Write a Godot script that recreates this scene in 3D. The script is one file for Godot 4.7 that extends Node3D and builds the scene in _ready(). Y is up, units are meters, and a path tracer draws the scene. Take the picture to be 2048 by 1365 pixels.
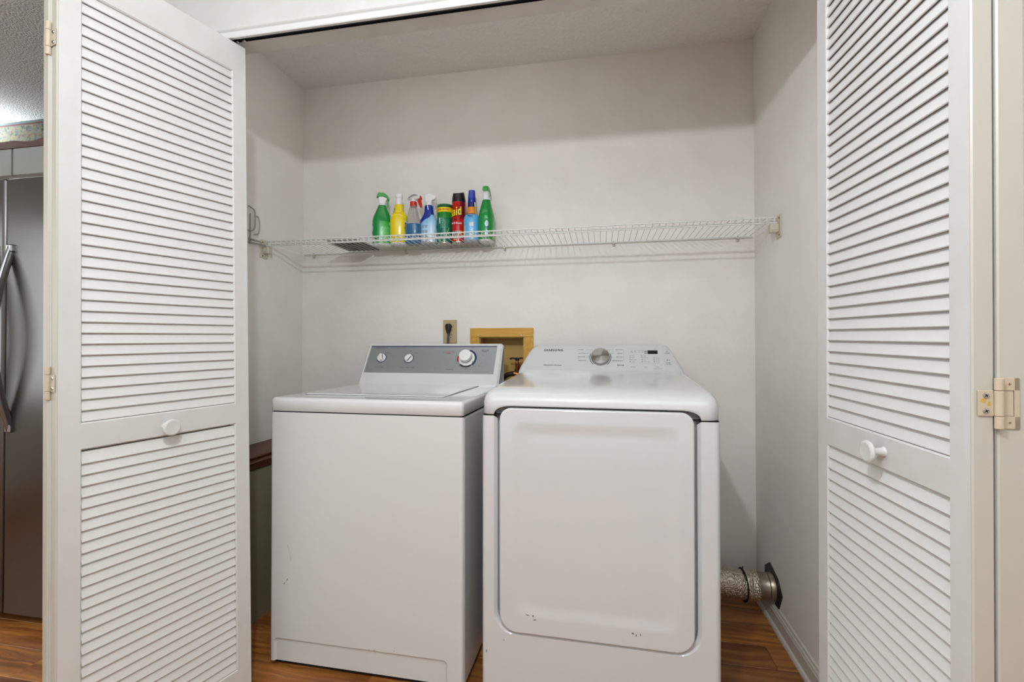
extends Node3D
# A laundry closet behind open louvred bifold doors: washer, dryer, wire shelf with cleaning bottles, a kitchen glimpsed at the left.

const W := 2.212          # closet width
const CEIL := 2.444
const FRONT := 0.985      # hall side of the closet's front wall
const SOFFIT := 2.035     # underside of the head jamb
const UNSEEN_LAMP_AT := Vector3(1.32, 1.985, 2.08)  # unseen lamp, placed to match the cast shadows

const E_FILL_WIN := 0.3  # added fill from the rear
const E_FILL_PANEL := 3.2  # added fill from overhead
const E_UNSEEN_LAMP := 1.05
const E_KIT := 3.6  # unseen lamp over the kitchen cabinet
const E_UNSEEN_KWIN := 3.0  # kitchen daylight from out of view
const E_CLOSET_FILL := 0.2  # added fill inside the closet

var M := {}
var used := {}
var gcount := 10
var warp = null

func _ready():
	# ---- camera, environment, lights, exposure
	var cam := Camera3D.new()
	cam.name = "camera"
	cam.fov = 71.94
	cam.near = 0.02
	cam.far = 60.0
	add_child(cam)
	cam.position = Vector3(1.5502, 1.0861, 2.2303)
	cam.basis = Basis(Vector3.UP, deg_to_rad(10.807)) * Basis(Vector3.RIGHT, deg_to_rad(0.553)) * Basis(Vector3.BACK, deg_to_rad(-0.031))
	cam.current = true
	var env := Environment.new()
	env.background_mode = Environment.BG_SKY
	var sky := Sky.new()
	var sm := ProceduralSkyMaterial.new()
	sm.sky_top_color = Color(0.55, 0.68, 0.85)
	sm.sky_horizon_color = Color(0.85, 0.88, 0.9)
	sm.ground_bottom_color = Color(0.45, 0.45, 0.42)
	sm.ground_horizon_color = Color(0.8, 0.82, 0.82)
	sky.sky_material = sm
	env.sky = sky
	env.tonemap_mode = Environment.TONE_MAPPER_LINEAR
	env.tonemap_exposure = 0.95
	env.sdfgi_enabled = true
	env.ssao_enabled = true
	env.ssil_enabled = true
	var we := WorldEnvironment.new()
	we.name = "environment"
	we.environment = env
	add_child(we)
	area_light("added_window_light", Vector3(1.05, 0.95, 3.93), Vector3(1.05, 0.95, 0.0), Vector2(3.0, 1.6), Color(0.95, 0.975, 1.0), E_FILL_WIN)  # added fill light from behind the camera
	area_light("unseen_kitchen_window_light", Vector3(-2.70, 1.35, 2.75), Vector3(0.0, 1.35, 2.75), Vector2(1.8, 1.3), Color(0.93, 0.97, 1.0), E_UNSEEN_KWIN)  # out of view, lights the kitchen side
	area_light("fill_panel_light", Vector3(1.2, 2.41, 2.95), Vector3(1.2, 0.0, 2.9501), Vector2(2.8, 2.0), Color(0.92, 0.965, 1.0), E_FILL_PANEL)  # added overhead fill, stands in for light bounced off the ceiling
	area_light("closet_fill_light", Vector3(0.85, 2.385, 0.70), Vector3(0.85, 1.30, 0.12), Vector2(1.2, 0.07), Color(0.97, 0.98, 1.0), E_CLOSET_FILL)  # added fill for the upper back wall and closet sides

	materials()
	shell()
	kitchen()
	bifold("door_1", false)
	bifold("door_2", true)
	washer()
	dryer()
	shelf()
	bottles()
	wall_fittings()
	vent()
	lamps()

# ------------------------------------------------------------------ nodes
func numbered(n: String) -> String:
	if used.has(n):
		used[n] += 1
		return "%s_%03d" % [n, used[n]]
	used[n] = 0
	return n

func tag(o, label: String, category: String, group := "", kind := ""):
	o.set_meta("label", label)
	o.set_meta("category", category)
	if group: o.set_meta("group", group)
	if kind: o.set_meta("kind", kind)
	return o

func thing(called: String, label: String, category: String, at := Vector3.ZERO, turn := 0.0, group := "", kind := "") -> Node3D:
	var o := Node3D.new()
	o.name = numbered(called)
	add_child(o)
	o.position = at
	o.rotation.y = turn
	tag(o, label, category, group, kind)
	return o

func obj(called: String, s, mat, parent = null, at := Transform3D()) -> MeshInstance3D:
	var o := MeshInstance3D.new()
	if parent == null or parent == self:
		o.name = numbered(called)
		parent = self
	else:
		o.name = called
	if s is Mesh:
		o.mesh = s
	else:
		o.mesh = done(s)
	o.material_override = mat
	parent.add_child(o, true)
	o.transform = at
	return o

func done(s: SurfaceTool) -> ArrayMesh:
	s.generate_normals()
	return s.commit()

func area_light(called: String, at: Vector3, towards: Vector3, size: Vector2, color: Color, energy: float):
	var l := AreaLight3D.new()
	l.name = called
	l.area_size = size
	l.light_color = color
	l.light_energy = energy
	l.shadow_enabled = true
	add_child(l)
	l.look_at_from_position(at, towards, Vector3.UP if absf((towards - at).normalized().y) < 0.9 else Vector3.BACK)
	l.set("area_range", 12.0)
	l.set("area_attenuation", 2.0)
	return l

# ------------------------------------------------------------------ shapes
func st() -> SurfaceTool:
	var s := SurfaceTool.new()
	s.begin(Mesh.PRIMITIVE_TRIANGLES)
	return s

func gid() -> int:
	gcount += 1
	return gcount

func vtx(s: SurfaceTool, p: Vector3, uv: Vector2):
	s.set_uv(uv)
	s.add_vertex(warp.call(p) if warp != null else p)

# corners counter-clockwise seen from outside; emitted clockwise
func tri(s: SurfaceTool, a: Vector3, b: Vector3, c: Vector3, g := -1, ua := Vector2.ZERO, ub := Vector2.ZERO, uc := Vector2.ZERO):
	s.set_smooth_group(g)
	vtx(s, a, ua)
	vtx(s, c, uc)
	vtx(s, b, ub)

func quad(s: SurfaceTool, a: Vector3, b: Vector3, c: Vector3, d: Vector3, g := -1, ua := Vector2(0, 1), ub := Vector2(1, 1), uc := Vector2(1, 0), ud := Vector2(0, 0)):
	tri(s, a, b, c, g, ua, ub, uc)
	tri(s, a, c, d, g, ua, uc, ud)

func quad_out(s: SurfaceTool, a: Vector3, b: Vector3, c: Vector3, d: Vector3, out: Vector3, g := -1):
	if (b - a).cross(c - a).dot(out) < 0.0:
		quad(s, a, d, c, b, g)
	else:
		quad(s, a, b, c, d, g)

func box(s: SurfaceTool, c: Vector3, size: Vector3, b := 0.0, xf := Transform3D()):
	var h := size / 2.0
	b = minf(b, minf(h.x, minf(h.y, h.z)) * 0.9)
	for ax in 3:
		var u := (ax + 1) % 3
		var v := (ax + 2) % 3
		for sg in [-1.0, 1.0]:
			var q := []
			for k in [[-1, -1], [1, -1], [1, 1], [-1, 1]]:
				var p := Vector3.ZERO
				p[ax] = sg * h[ax]
				p[u] = k[0] * (h[u] - b)
				p[v] = k[1] * (h[v] - b)
				q.append(xf * (c + p))
			if sg > 0: quad(s, q[0], q[1], q[2], q[3])
			else: quad(s, q[0], q[3], q[2], q[1])
		if b > 0.0:
			for su in [-1.0, 1.0]:
				for sv in [-1.0, 1.0]:
					var pts := []
					for k in [[0, -1], [0, 1], [1, 1], [1, -1]]:
						var p := Vector3.ZERO
						p[ax] = k[1] * (h[ax] - b)
						p[u] = su * (h[u] - (b if k[0] == 1 else 0.0))
						p[v] = sv * (h[v] - (0.0 if k[0] == 1 else b))
						pts.append(xf * (c + p))
					var o := Vector3.ZERO
					o[u] = su
					o[v] = sv
					quad_out(s, pts[0], pts[1], pts[2], pts[3], xf.basis * o)
	if b > 0.0:
		for sx in [-1.0, 1.0]:
			for sy in [-1.0, 1.0]:
				for sz in [-1.0, 1.0]:
					var p1 := xf * (c + Vector3(sx * h.x, sy * (h.y - b), sz * (h.z - b)))
					var p2 := xf * (c + Vector3(sx * (h.x - b), sy * h.y, sz * (h.z - b)))
					var p3 := xf * (c + Vector3(sx * (h.x - b), sy * (h.y - b), sz * h.z))
					if (p2 - p1).cross(p3 - p1).dot(xf.basis * Vector3(sx, sy, sz)) > 0: tri(s, p1, p2, p3)
					else: tri(s, p1, p3, p2)

func box_of(lo: Vector3, hi: Vector3, b := 0.0) -> SurfaceTool:
	var s := st()
	box(s, (lo + hi) / 2.0, hi - lo, b)
	return s

func fan(s: SurfaceTool, ring: Array, up: bool):
	var g := gid()
	var m := Vector3.ZERO
	for p in ring: m += p
	m /= ring.size()
	for j in ring.size():
		var a: Vector3 = ring[j]
		var b: Vector3 = ring[(j + 1) % ring.size()]
		if up: tri(s, m, a, b, g)
		else: tri(s, m, b, a, g)

# rings run counter-clockwise about the direction in which they advance; gs: one smooth group, or one per band
func loft(s: SurfaceTool, rings: Array, cap0 := true, cap1 := true, gs = null, closed := true, vs = null):
	var n: int = rings[0].size()
	var one := gid()
	for i in rings.size() - 1:
		var g: int = one if gs == null else (gs[i] if gs is Array else gs)
		var va: float = vs[i] if vs != null else float(i) / (rings.size() - 1)
		var vb: float = vs[i + 1] if vs != null else float(i + 1) / (rings.size() - 1)
		for j in (n if closed else n - 1):
			var k := (j + 1) % n
			var u0 := float(j) / n
			var u1 := float(j + 1) / n
			quad(s, rings[i][j], rings[i][k], rings[i + 1][k], rings[i + 1][j], g, Vector2(u0, va), Vector2(u1, va), Vector2(u1, vb), Vector2(u0, vb))
	if cap0: fan(s, rings[0], false)
	if cap1: fan(s, rings[-1], true)

func bands(prof: Array, sharp := 32.0) -> Array:
	var gs := []
	var g := gid()
	for i in prof.size() - 1:
		if i > 0:
			var a: Vector2 = prof[i] - prof[i - 1]
			var b: Vector2 = prof[i + 1] - prof[i]
			if absf(rad_to_deg(a.angle_to(b))) > sharp: g = gid()
		gs.append(g)
	return gs

# profile: Vector2(radius, height) from bottom to top, about +y
func lathe(s: SurfaceTool, prof: Array, n := 24, xf := Transform3D(), cap0 := true, cap1 := true):
	var rings := []
	for p in prof:
		var r := []
		for j in n:
			var a := TAU * j / n
			r.append(xf * Vector3(p.x * cos(a), p.y, -p.x * sin(a)))
		rings.append(r)
	loft(s, rings, cap0, cap1, bands(prof))

func oval(y: float, rx: float, rz: float, n := 36, e := 2.4, cx := 0.0, cz := 0.0) -> Array:
	var r := []
	for j in n:
		var a := TAU * j / n
		var cc := cos(a)
		var ss := -sin(a)
		r.append(Vector3(cx + rx * signf(cc) * pow(absf(cc), 2.0 / e), y, cz + rz * signf(ss) * pow(absf(ss), 2.0 / e)))
	return r

func tube(s: SurfaceTool, pts: Array, r: float, n := 8, ry := -1.0):
	var rings := []
	var up := Vector3.UP
	var t0: Vector3 = (pts[1] - pts[0]).normalized()
	if absf(t0.dot(up)) > 0.9: up = Vector3.RIGHT
	var side := t0.cross(up).normalized()
	for i in pts.size():
		var a: Vector3 = pts[maxi(i - 1, 0)]
		var b: Vector3 = pts[mini(i + 1, pts.size() - 1)]
		var t := (b - a).normalized()
		side = (side - t * side.dot(t)).normalized()
		var v := t.cross(side)   # side, v, t right-handed
		var ring := []
		for j in n:
			var an := TAU * j / n
			ring.append(pts[i] + side * cos(an) * r + v * sin(an) * (r if ry < 0 else ry))
		rings.append(ring)
	loft(s, rings)

func smooth_path(ctrl: Array, steps := 6) -> Array:
	var c := Curve3D.new()
	for i in ctrl.size():
		var a: Vector3 = ctrl[maxi(i - 1, 0)]
		var b: Vector3 = ctrl[mini(i + 1, ctrl.size() - 1)]
		var t: Vector3 = (b - a) / 6.0
		c.add_point(ctrl[i], -t, t)
	var out := []
	for i in ctrl.size() - 1:
		for k in steps:
			out.append(c.sample(i, float(k) / steps))
	out.append(ctrl[-1])
	return out

func inset(poly: Array, b: float) -> Array:
	var out := []
	var n := poly.size()
	for i in n:
		var p: Vector2 = poly[i]
		var d0: Vector2 = (p - poly[(i + n - 1) % n]).normalized()
		var d1: Vector2 = (poly[(i + 1) % n] - p).normalized()
		var n0 := Vector2(-d0.y, d0.x)
		var n1 := Vector2(-d1.y, d1.x)
		var m := (n0 + n1).normalized()
		out.append(p + m * b / maxf(m.dot(n0), 0.3))
	return out

func lift(poly: Array, z: float, xf: Transform3D) -> Array:
	var r := []
	for p in poly: r.append(xf * Vector3(p.x, p.y, z))
	return r

func flat_cap(s: SurfaceTool, poly: Array, z: float, xf: Transform3D, up: bool):
	var t := Geometry2D.triangulate_polygon(PackedVector2Array(poly))
	for i in range(0, t.size(), 3):
		var a: Vector2 = poly[t[i]]
		var b: Vector2 = poly[t[i + 1]]
		var c: Vector2 = poly[t[i + 2]]
		if ((b - a).cross(c - a) > 0) != up:
			var k := b
			b = c
			c = k
		tri(s, xf * Vector3(a.x, a.y, z), xf * Vector3(b.x, b.y, z), xf * Vector3(c.x, c.y, z), -1)

# poly counter-clockwise in x,y; extruded from z0 to z1 with chamfered rims
func prism(s: SurfaceTool, poly: Array, z0: float, z1: float, b := 0.0, xf := Transform3D(), smooth := false):
	var g := gid() if smooth else -1
	if b > 0.0:
		var i2 := inset(poly, b)
		loft(s, [lift(i2, z0, xf), lift(poly, z0 + b, xf), lift(poly, z1 - b, xf), lift(i2, z1, xf)], false, false, [gid() if smooth else -1, g, gid() if smooth else -1])
		flat_cap(s, i2, z0, xf, false)
		flat_cap(s, i2, z1, xf, true)
	else:
		loft(s, [lift(poly, z0, xf), lift(poly, z1, xf)], false, false, g)
		flat_cap(s, poly, z0, xf, false)
		flat_cap(s, poly, z1, xf, true)

func rrect(w: float, h: float, r: float, n := 5, cx := 0.0, cy := 0.0) -> Array:
	var out := []
	for q in 4:
		var ox: float = cx + (w / 2 - r) * [1, -1, -1, 1][q]
		var oy: float = cy + (h / 2 - r) * [1, 1, -1, -1][q]
		for k in n + 1:
			var a := PI / 2 * (q + float(k) / n)
			out.append(Vector2(ox + r * cos(a), oy + r * sin(a)))
	return out

func text_mesh(t: String, cap: float, bold := true, depth := 0.0004, face := "Droid Sans") -> TextMesh:
	var f := SystemFont.new()
	f.font_names = PackedStringArray([face])
	f.font_weight = 700 if bold else 400
	var tm := TextMesh.new()
	tm.text = t
	tm.font = f
	tm.font_size = 40
	tm.curve_step = 3.0
	tm.pixel_size = cap / (40.0 * 0.72)
	tm.depth = depth
	tm.horizontal_alignment = HORIZONTAL_ALIGNMENT_CENTER
	tm.vertical_alignment = VERTICAL_ALIGNMENT_CENTER
	return tm

func lettering(t: String, cap: float, mat, parent, at: Vector3, face_basis := Basis(), bold := true, stretch := 1.0, called := "lettering"):
	return obj(called, text_mesh(t, cap, bold), mat, parent, Transform3D(face_basis * Basis.from_scale(Vector3(stretch, 1, 1)), at))

# letters bent round an upright can: bent along the arc of radius r, facing angle a0 about +y (0 = +z)
func bent_text(t: String, cap: float, r: float, a0: float, y: float, stretch := 1.0, squeeze := 1.0, slope := 0.0) -> ArrayMesh:
	var arr := text_mesh(t, cap, true, 0.0006).get_mesh_arrays()
	var v: PackedVector3Array = arr[Mesh.ARRAY_VERTEX]
	for i in v.size():
		var a := a0 + v[i].x * stretch / r
		var rr := r + v[i].z + 0.0004
		v[i] = Vector3(sin(a) * rr, y + v[i].y * squeeze + slope * v[i].x, cos(a) * rr * 1.0)
	var out := st()
	var ix: PackedInt32Array = arr[Mesh.ARRAY_INDEX] if arr[Mesh.ARRAY_INDEX] != null else PackedInt32Array(range(v.size()))
	out.set_smooth_group(-1)
	for k in ix: out.add_vertex(v[k])
	return done(out)

# ------------------------------------------------------------------ materials
func noise_tex(freq: float, lo: Color, hi: Color, size := 256, seed_ := 1, oct := 4, normal := false, strength := 4.0, kind := FastNoiseLite.TYPE_SIMPLEX_SMOOTH) -> NoiseTexture2D:
	var n := FastNoiseLite.new()
	n.seed = seed_
	n.frequency = freq
	n.noise_type = kind
	n.fractal_octaves = oct
	var t := NoiseTexture2D.new()
	t.width = size
	t.height = size
	t.seamless = true
	t.noise = n
	if normal:
		t.as_normal_map = true
		t.bump_strength = strength
	else:
		var g := Gradient.new()
		g.set_color(0, lo)
		g.set_color(1, hi)
		t.color_ramp = g
	return t

func mat(called: String, c: Color, rough := 0.5, metal := 0.0) -> StandardMaterial3D:
	var m := StandardMaterial3D.new()
	m.resource_name = called
	m.albedo_color = c
	m.roughness = rough
	m.metallic = metal
	M[called] = m
	return m

func triplanar(m: StandardMaterial3D, scale: float):
	m.uv1_triplanar = true
	m.uv1_world_triplanar = true
	m.uv1_scale = Vector3.ONE * scale

func materials():
	var wall := mat("wall", Color(0.93, 0.912, 0.885), 0.75)
	wall.albedo_texture = noise_tex(0.006, Color(0.972, 0.97, 0.966), Color(1, 1, 1), 512, 3, 5)
	wall.heightmap_enabled = true
	wall.heightmap_texture = noise_tex(0.05, Color.BLACK, Color.WHITE, 512, 7, 4)
	wall.heightmap_scale = 0.05
	triplanar(wall, 1.1)
	var ceil := mat("ceiling", Color(0.92, 0.91, 0.895), 0.9)
	ceil.heightmap_enabled = true
	ceil.heightmap_texture = noise_tex(0.035, Color.BLACK, Color.WHITE, 512, 12, 4)
	ceil.heightmap_scale = 0.35
	triplanar(ceil, 2.2)
	var kc := mat("popcorn", Color(0.86, 0.87, 0.87), 0.95)
	kc.heightmap_enabled = true
	kc.heightmap_texture = noise_tex(0.05, Color.BLACK, Color.WHITE, 512, 5, 3)
	kc.heightmap_scale = 0.5
	triplanar(kc, 3.2)
	var paint := mat("paint", Color(0.835, 0.83, 0.815), 0.42)
	paint.albedo_texture = noise_tex(0.02, Color(0.965, 0.963, 0.955), Color(1, 1, 1), 256, 21, 3)
	triplanar(paint, 1.5)
	mat("slat_paint", Color(0.845, 0.84, 0.822), 0.45)
	mat("edge_paint", Color(0.745, 0.725, 0.675), 0.4)
	mat("trim_paint", Color(0.86, 0.86, 0.845), 0.4)
	var app := mat("enamel", Color(0.845, 0.845, 0.835), 0.10)
	app.clearcoat_enabled = true
	app.clearcoat = 0.5
	app.clearcoat_roughness = 0.08
	var appm := mat("enamel_matte", Color(0.825, 0.825, 0.81), 0.3)
	appm.metallic_specular = 0.5
	var dry := mat("dryer_white", Color(0.81, 0.81, 0.803), 0.14)
	dry.clearcoat_enabled = true
	dry.clearcoat = 0.4
	dry.clearcoat_roughness = 0.1
	mat("gap", Color(0.06, 0.055, 0.05), 0.9)
	mat("black", Color(0.03, 0.03, 0.032), 0.35)
	mat("matte_black", Color(0.05, 0.05, 0.05), 0.8)
	mat("ink", Color(0.16, 0.16, 0.17), 0.7)
	mat("grey_ink", Color(0.42, 0.42, 0.43), 0.7)
	mat("blue_ink", Color(0.12, 0.16, 0.34), 0.6)
	mat("red_ink", Color(0.66, 0.1, 0.13), 0.6)
	mat("scuff", Color(0.42, 0.36, 0.32), 0.8)
	mat("faint_scuff", Color(0.74, 0.71, 0.67), 0.7)
	var silver := mat("silver_panel", Color(0.66, 0.68, 0.68), 0.34, 0.75)
	silver.anisotropy_enabled = true
	silver.anisotropy = 0.5
	mat("plastic_white", Color(0.9, 0.9, 0.885), 0.3)
	mat("wire_white", Color(0.86, 0.86, 0.84), 0.35)
	mat("chrome", Color(0.75, 0.74, 0.72), 0.22, 1.0)
	var steel := mat("steel", Color(0.44, 0.43, 0.415), 0.30, 1.0)
	steel.anisotropy_enabled = true
	steel.anisotropy = 0.75
	mat("steel_handle", Color(0.60, 0.60, 0.60), 0.22, 1.0)
	mat("dark_trim", Color(0.09, 0.095, 0.1), 0.5)
	mat("cabinet", Color(0.68, 0.69, 0.67), 0.45)
	wood_tex("wood_brown", Color(0.27, 0.115, 0.06), Color(0.40, 0.2, 0.115), 31)
	wood_tex("valance_wood", Color(0.32, 0.19, 0.15), Color(0.44, 0.27, 0.22), 32)
	for k in 5:
		var t := 0.86 + 0.07 * k
		wood_tex("plank_%d" % k, Color(0.47 * t, 0.275 * t, 0.115 * t), Color(0.72 * t, 0.475 * t, 0.235 * t), 40 + k)
		M["plank_%d" % k].roughness = 0.38
	mat("plate_ivory", Color(0.72, 0.655, 0.50), 0.4)
	wood_tex("yellow_box", Color(0.78, 0.58, 0.20), Color(0.84, 0.66, 0.28), 51)
	M["yellow_box"].roughness = 0.5
	mat("yellow_inside", Color(0.74, 0.60, 0.32), 0.55)
	mat("rubber", Color(0.045, 0.045, 0.05), 0.55)
	mat("cord_grey", Color(0.30, 0.30, 0.31), 0.5)
	mat("brass", Color(0.58, 0.38, 0.2), 0.35, 1.0)
	mat("galvanised", Color(0.58, 0.54, 0.48), 0.33, 1.0)
	var foil := mat("foil", Color(0.80, 0.76, 0.70), 0.34, 1.0)
	foil.normal_enabled = true
	foil.normal_texture = noise_tex(0.09, Color.BLACK, Color.WHITE, 256, 61, 3, true, 14.0)
	foil.normal_scale = 0.55
	triplanar(foil, 5.0)
	mat("flange_dark", Color(0.24, 0.22, 0.20), 0.5, 0.6)
	mat("baseboard", Color(0.80, 0.775, 0.73), 0.4)
	mat("hinge_cream", Color(0.76, 0.70, 0.60), 0.38)
	mat("hinge_stain", Color(0.80, 0.62, 0.28), 0.5)
	mat("rust", Color(0.50, 0.32, 0.16), 0.8)
	mat("cardboard", Color(0.42, 0.395, 0.375), 0.85)
	mat("clip", Color(0.80, 0.77, 0.69), 0.45)
	mat("ledge_panel", Color(0.60, 0.565, 0.47), 0.6)
	mat("hook_metal", Color(0.62, 0.61, 0.58), 0.4, 0.3)
	mat("track_metal", Color(0.15, 0.155, 0.16), 0.4, 0.4)

func wood_tex(called: String, lo: Color, hi: Color, seed_: int):
	var n := FastNoiseLite.new()
	n.seed = seed_
	n.frequency = 0.02
	n.fractal_octaves = 4
	var n2 := FastNoiseLite.new()
	n2.seed = seed_ + 100
	n2.frequency = 0.008
	var w := 512
	var h := 128
	var im := Image.create(w, h, false, Image.FORMAT_RGB8)
	for y in h:
		for x in w:
			var warp_ := n2.get_noise_2d(x, y * 2.0) * 10.0
			var v := n.get_noise_2d(x * 0.12, (y + warp_) * 3.6) * 0.9 + n2.get_noise_2d(x * 0.6 + 900, y * 3.0) * 0.6
			var f := clampf(0.5 + v * 0.9, 0.0, 1.0)
			im.set_pixel(x, y, lo.lerp(hi, f))
	var m := mat(called, Color.WHITE, 0.45)
	m.albedo_texture = ImageTexture.create_from_image(im)

# a box whose faces carry texture coordinates in metres along x, for wood
func plank_mesh(size: Vector3, b: float, u0: float, v0: float) -> ArrayMesh:
	var s := st()
	var h := size / 2
	var P := func(x, y, z): return Vector3(x, y, z)
	var U := func(p: Vector3): return Vector2(u0 + p.x / 1.2, v0 + p.z / 0.25)
	var top := []
	var low := []
	var bot := []
	for k in [[-1, 1], [1, 1], [1, -1], [-1, -1]]:
		top.append(P.call(k[0] * (h.x - b), h.y, k[1] * (h.z - b)))
		low.append(P.call(k[0] * h.x, h.y - b, k[1] * h.z))
		bot.append(P.call(k[0] * h.x, -h.y, k[1] * h.z))
	quad(s, top[0], top[1], top[2], top[3], -1, U.call(top[0]), U.call(top[1]), U.call(top[2]), U.call(top[3]))
	for j in 4:
		var k := (j + 1) % 4
		quad(s, low[j], low[k], top[k], top[j], -1, U.call(low[j]), U.call(low[k]), U.call(top[k]), U.call(top[j]))
		quad(s, bot[j], bot[k], low[k], low[j], -1, U.call(bot[j]), U.call(bot[k]), U.call(low[k]), U.call(low[j]))
	return done(s)

# ------------------------------------------------------------------ the room
func struct(called: String, s, m, label: String, category: String) -> MeshInstance3D:
	var o := obj(called, s, m)
	tag(o, label, category, "", "structure")
	return o

func shell():
	var wb := st()
	for q in [[-2.75, 0.0, 0.963, CEIL + 0.1], [1.183, 0.0, 3.3, CEIL + 0.1], [0.963, 0.0, 1.183, 0.885], [0.963, 1.127, 1.183, CEIL + 0.1]]:
		box(wb, Vector3((q[0] + q[2]) / 2, (q[1] + q[3]) / 2, -0.06), Vector3(q[2] - q[0], q[3] - q[1], 0.12))
	struct("wall_back", wb, M.wall, "off-white painted back wall behind the washer and dryer", "wall")
	struct("wall_closet_left", box_of(Vector3(-0.11, 0, 0), Vector3(0, CEIL, 0.985)), M.wall, "shaded left side wall of the laundry closet", "wall")
	struct("wall_closet_right", box_of(Vector3(W, 0, 0), Vector3(W + 0.11, CEIL, 0.985)), M.wall, "beige right side wall of the closet above the vent pipe", "wall")
	var h := st()
	box(h, Vector3(1.05, (SOFFIT + CEIL) / 2, 0.9415), Vector3(2.322, CEIL - SOFFIT, 0.087))
	struct("wall_header", h, M.paint, "white wall above the closet opening", "wall")
	struct("wall_front_left", box_of(Vector3(-0.11, 0, 0.898), Vector3(0.345, SOFFIT, 0.985)), M.wall, "narrow wall left of the closet opening, behind the left bifold door", "wall")
	struct("wall_front_right", box_of(Vector3(2.19, 0, 0.898), Vector3(3.3, CEIL, 0.985)), M.wall, "hall wall right of the closet opening", "wall")
	struct("wall_left", box_of(Vector3(-2.85, 0, -0.12), Vector3(-2.75, CEIL, 4.1)), M.wall, "far kitchen wall out of sight on the left", "wall")
	struct("wall_right", box_of(Vector3(3.3, 0, 0.9), Vector3(3.4, CEIL, 4.1)), M.wall, "hall wall out of sight on the right", "wall")
	var rear := st()
	box(rear, Vector3(-1.6, CEIL / 2, 4.05), Vector3(2.3, CEIL, 0.1))
	box(rear, Vector3(2.925, CEIL / 2, 4.05), Vector3(0.75, CEIL, 0.1))
	box(rear, Vector3(1.05, 0.06, 4.05), Vector3(3.0, 0.12, 0.1))
	box(rear, Vector3(1.05, (1.8 + CEIL) / 2, 4.05), Vector3(3.0, CEIL - 1.8, 0.1))
	struct("wall_rear", rear, M.wall, "wall behind the camera with the added glowing window", "wall")
	var win = thing("window_1", "wide added window with a glowing blind behind the camera for fill light", "window", Vector3(1.05, 0.12, 4.05), 0.0, "", "structure")  # window and blind added to carry the rear fill light
	var gm := mat("unseen_blind_glow", Color(0.9, 0.9, 0.88), 0.8)
	gm.emission_enabled = true
	gm.emission = Color(1, 0.985, 0.96)
	gm.emission_energy_multiplier = 0.05
	obj("unseen_lit_blind", box_of(Vector3(-1.5, 0, -0.01), Vector3(1.5, 1.68, 0.01)), gm, win)
	var fr := st()
	for x in [-1.5, 0.0, 1.5]: box(fr, Vector3(x, 0.84, -0.04), Vector3(0.05, 1.68, 0.05), 0.004)
	for y in [0.02, 1.66]: box(fr, Vector3(0, y, -0.04), Vector3(3.05, 0.05, 0.05), 0.004)
	obj("unseen_window_frame", fr, M.trim_paint, win)

	var kw = thing("window_2", "unseen kitchen window with a glowing white blind, placed to light the kitchen", "window", Vector3(-2.75, 0.7, 2.75), 0.0, "", "structure")  # out of view, placed to brighten the kitchen
	obj("unseen_lit_blind", box_of(Vector3(0.0, 0, -0.9), Vector3(0.012, 1.3, 0.9)), gm, kw)
	var kf := st()
	for z in [-0.9, 0.9]: box(kf, Vector3(0.02, 0.65, z), Vector3(0.04, 1.38, 0.05), 0.004)
	for y in [-0.02, 1.32]: box(kf, Vector3(0.02, y, 0), Vector3(0.04, 0.05, 1.85), 0.004)
	obj("unseen_window_frame", kf, M.trim_paint, kw)

	# ceilings: closet and hall in fine orange-peel, kitchen in coarse popcorn
	struct("ceiling", box_of(Vector3(0, CEIL, 0), Vector3(3.4, CEIL + 0.08, 4.1)), M.ceiling, "textured off-white ceiling of the closet", "ceiling")
	struct("ceiling_kitchen", box_of(Vector3(-2.85, CEIL + 0.004, -0.12), Vector3(0, CEIL + 0.084, 4.1)), M.popcorn, "bright popcorn-textured kitchen ceiling", "ceiling")

	floor_planks()

	# casing round the head, track, side jamb stops
	var c := st()
	var x0 := 0.30
	var x1 := 2.25
	var prof := [Vector2(0.985, 2.0235), Vector2(0.9925, 2.0235), Vector2(0.994, 2.0255), Vector2(0.994, 2.0400), Vector2(0.9905, 2.0420), Vector2(0.9905, 2.0435), Vector2(0.9960, 2.0465), Vector2(0.9985, 2.0490), Vector2(0.9970, 2.0520), Vector2(0.9900, 2.0540), Vector2(0.985, 2.0575)]
	for i in prof.size() - 1:
		var a: Vector2 = prof[i]
		var b: Vector2 = prof[i + 1]
		quad(c, Vector3(x0, a.y, a.x), Vector3(x1, a.y, a.x), Vector3(x1, b.y, b.x), Vector3(x0, b.y, b.x))
	quad(c, Vector3(x0, 2.0575, 0.985), Vector3(x1, 2.0575, 0.985), Vector3(x1, 2.0235, 0.985), Vector3(x0, 2.0235, 0.985))
	for x in [x0, x1]:
		var pts := []
		for p in prof: pts.append(Vector3(x, p.y, p.x))
		fan(c, pts, x == x0)
	struct("trim_1", c, M.trim_paint, "white moulded casing along the top of the closet opening", "trim")
	var j := st()
	box(j, Vector3(0.352, SOFFIT / 2, 0.9415), Vector3(0.014, SOFFIT, 0.085), 0.002)
	box(j, Vector3(2.183, SOFFIT / 2, 0.9415), Vector3(0.014, SOFFIT, 0.085), 0.002)
	struct("trim_2", j, M.trim_paint, "painted side jambs of the closet opening", "trim")
	var tr = thing("bifold_track", "dark metal bifold track under the head of the opening", "track", Vector3(1.267, SOFFIT, 0.969))
	var t := st()
	box(t, Vector3(0, -0.001, 0), Vector3(1.81, 0.002, 0.013))
	for z in [-0.0065, 0.0065]: box(t, Vector3(0, -0.003, z), Vector3(1.81, 0.006, 0.001))
	obj("channel", t, M.track_metal, tr)
	var fl := st()
	box(fl, Vector3(0, -0.0035, 0.0105), Vector3(1.81, 0.007, 0.004), 0.001)
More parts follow.
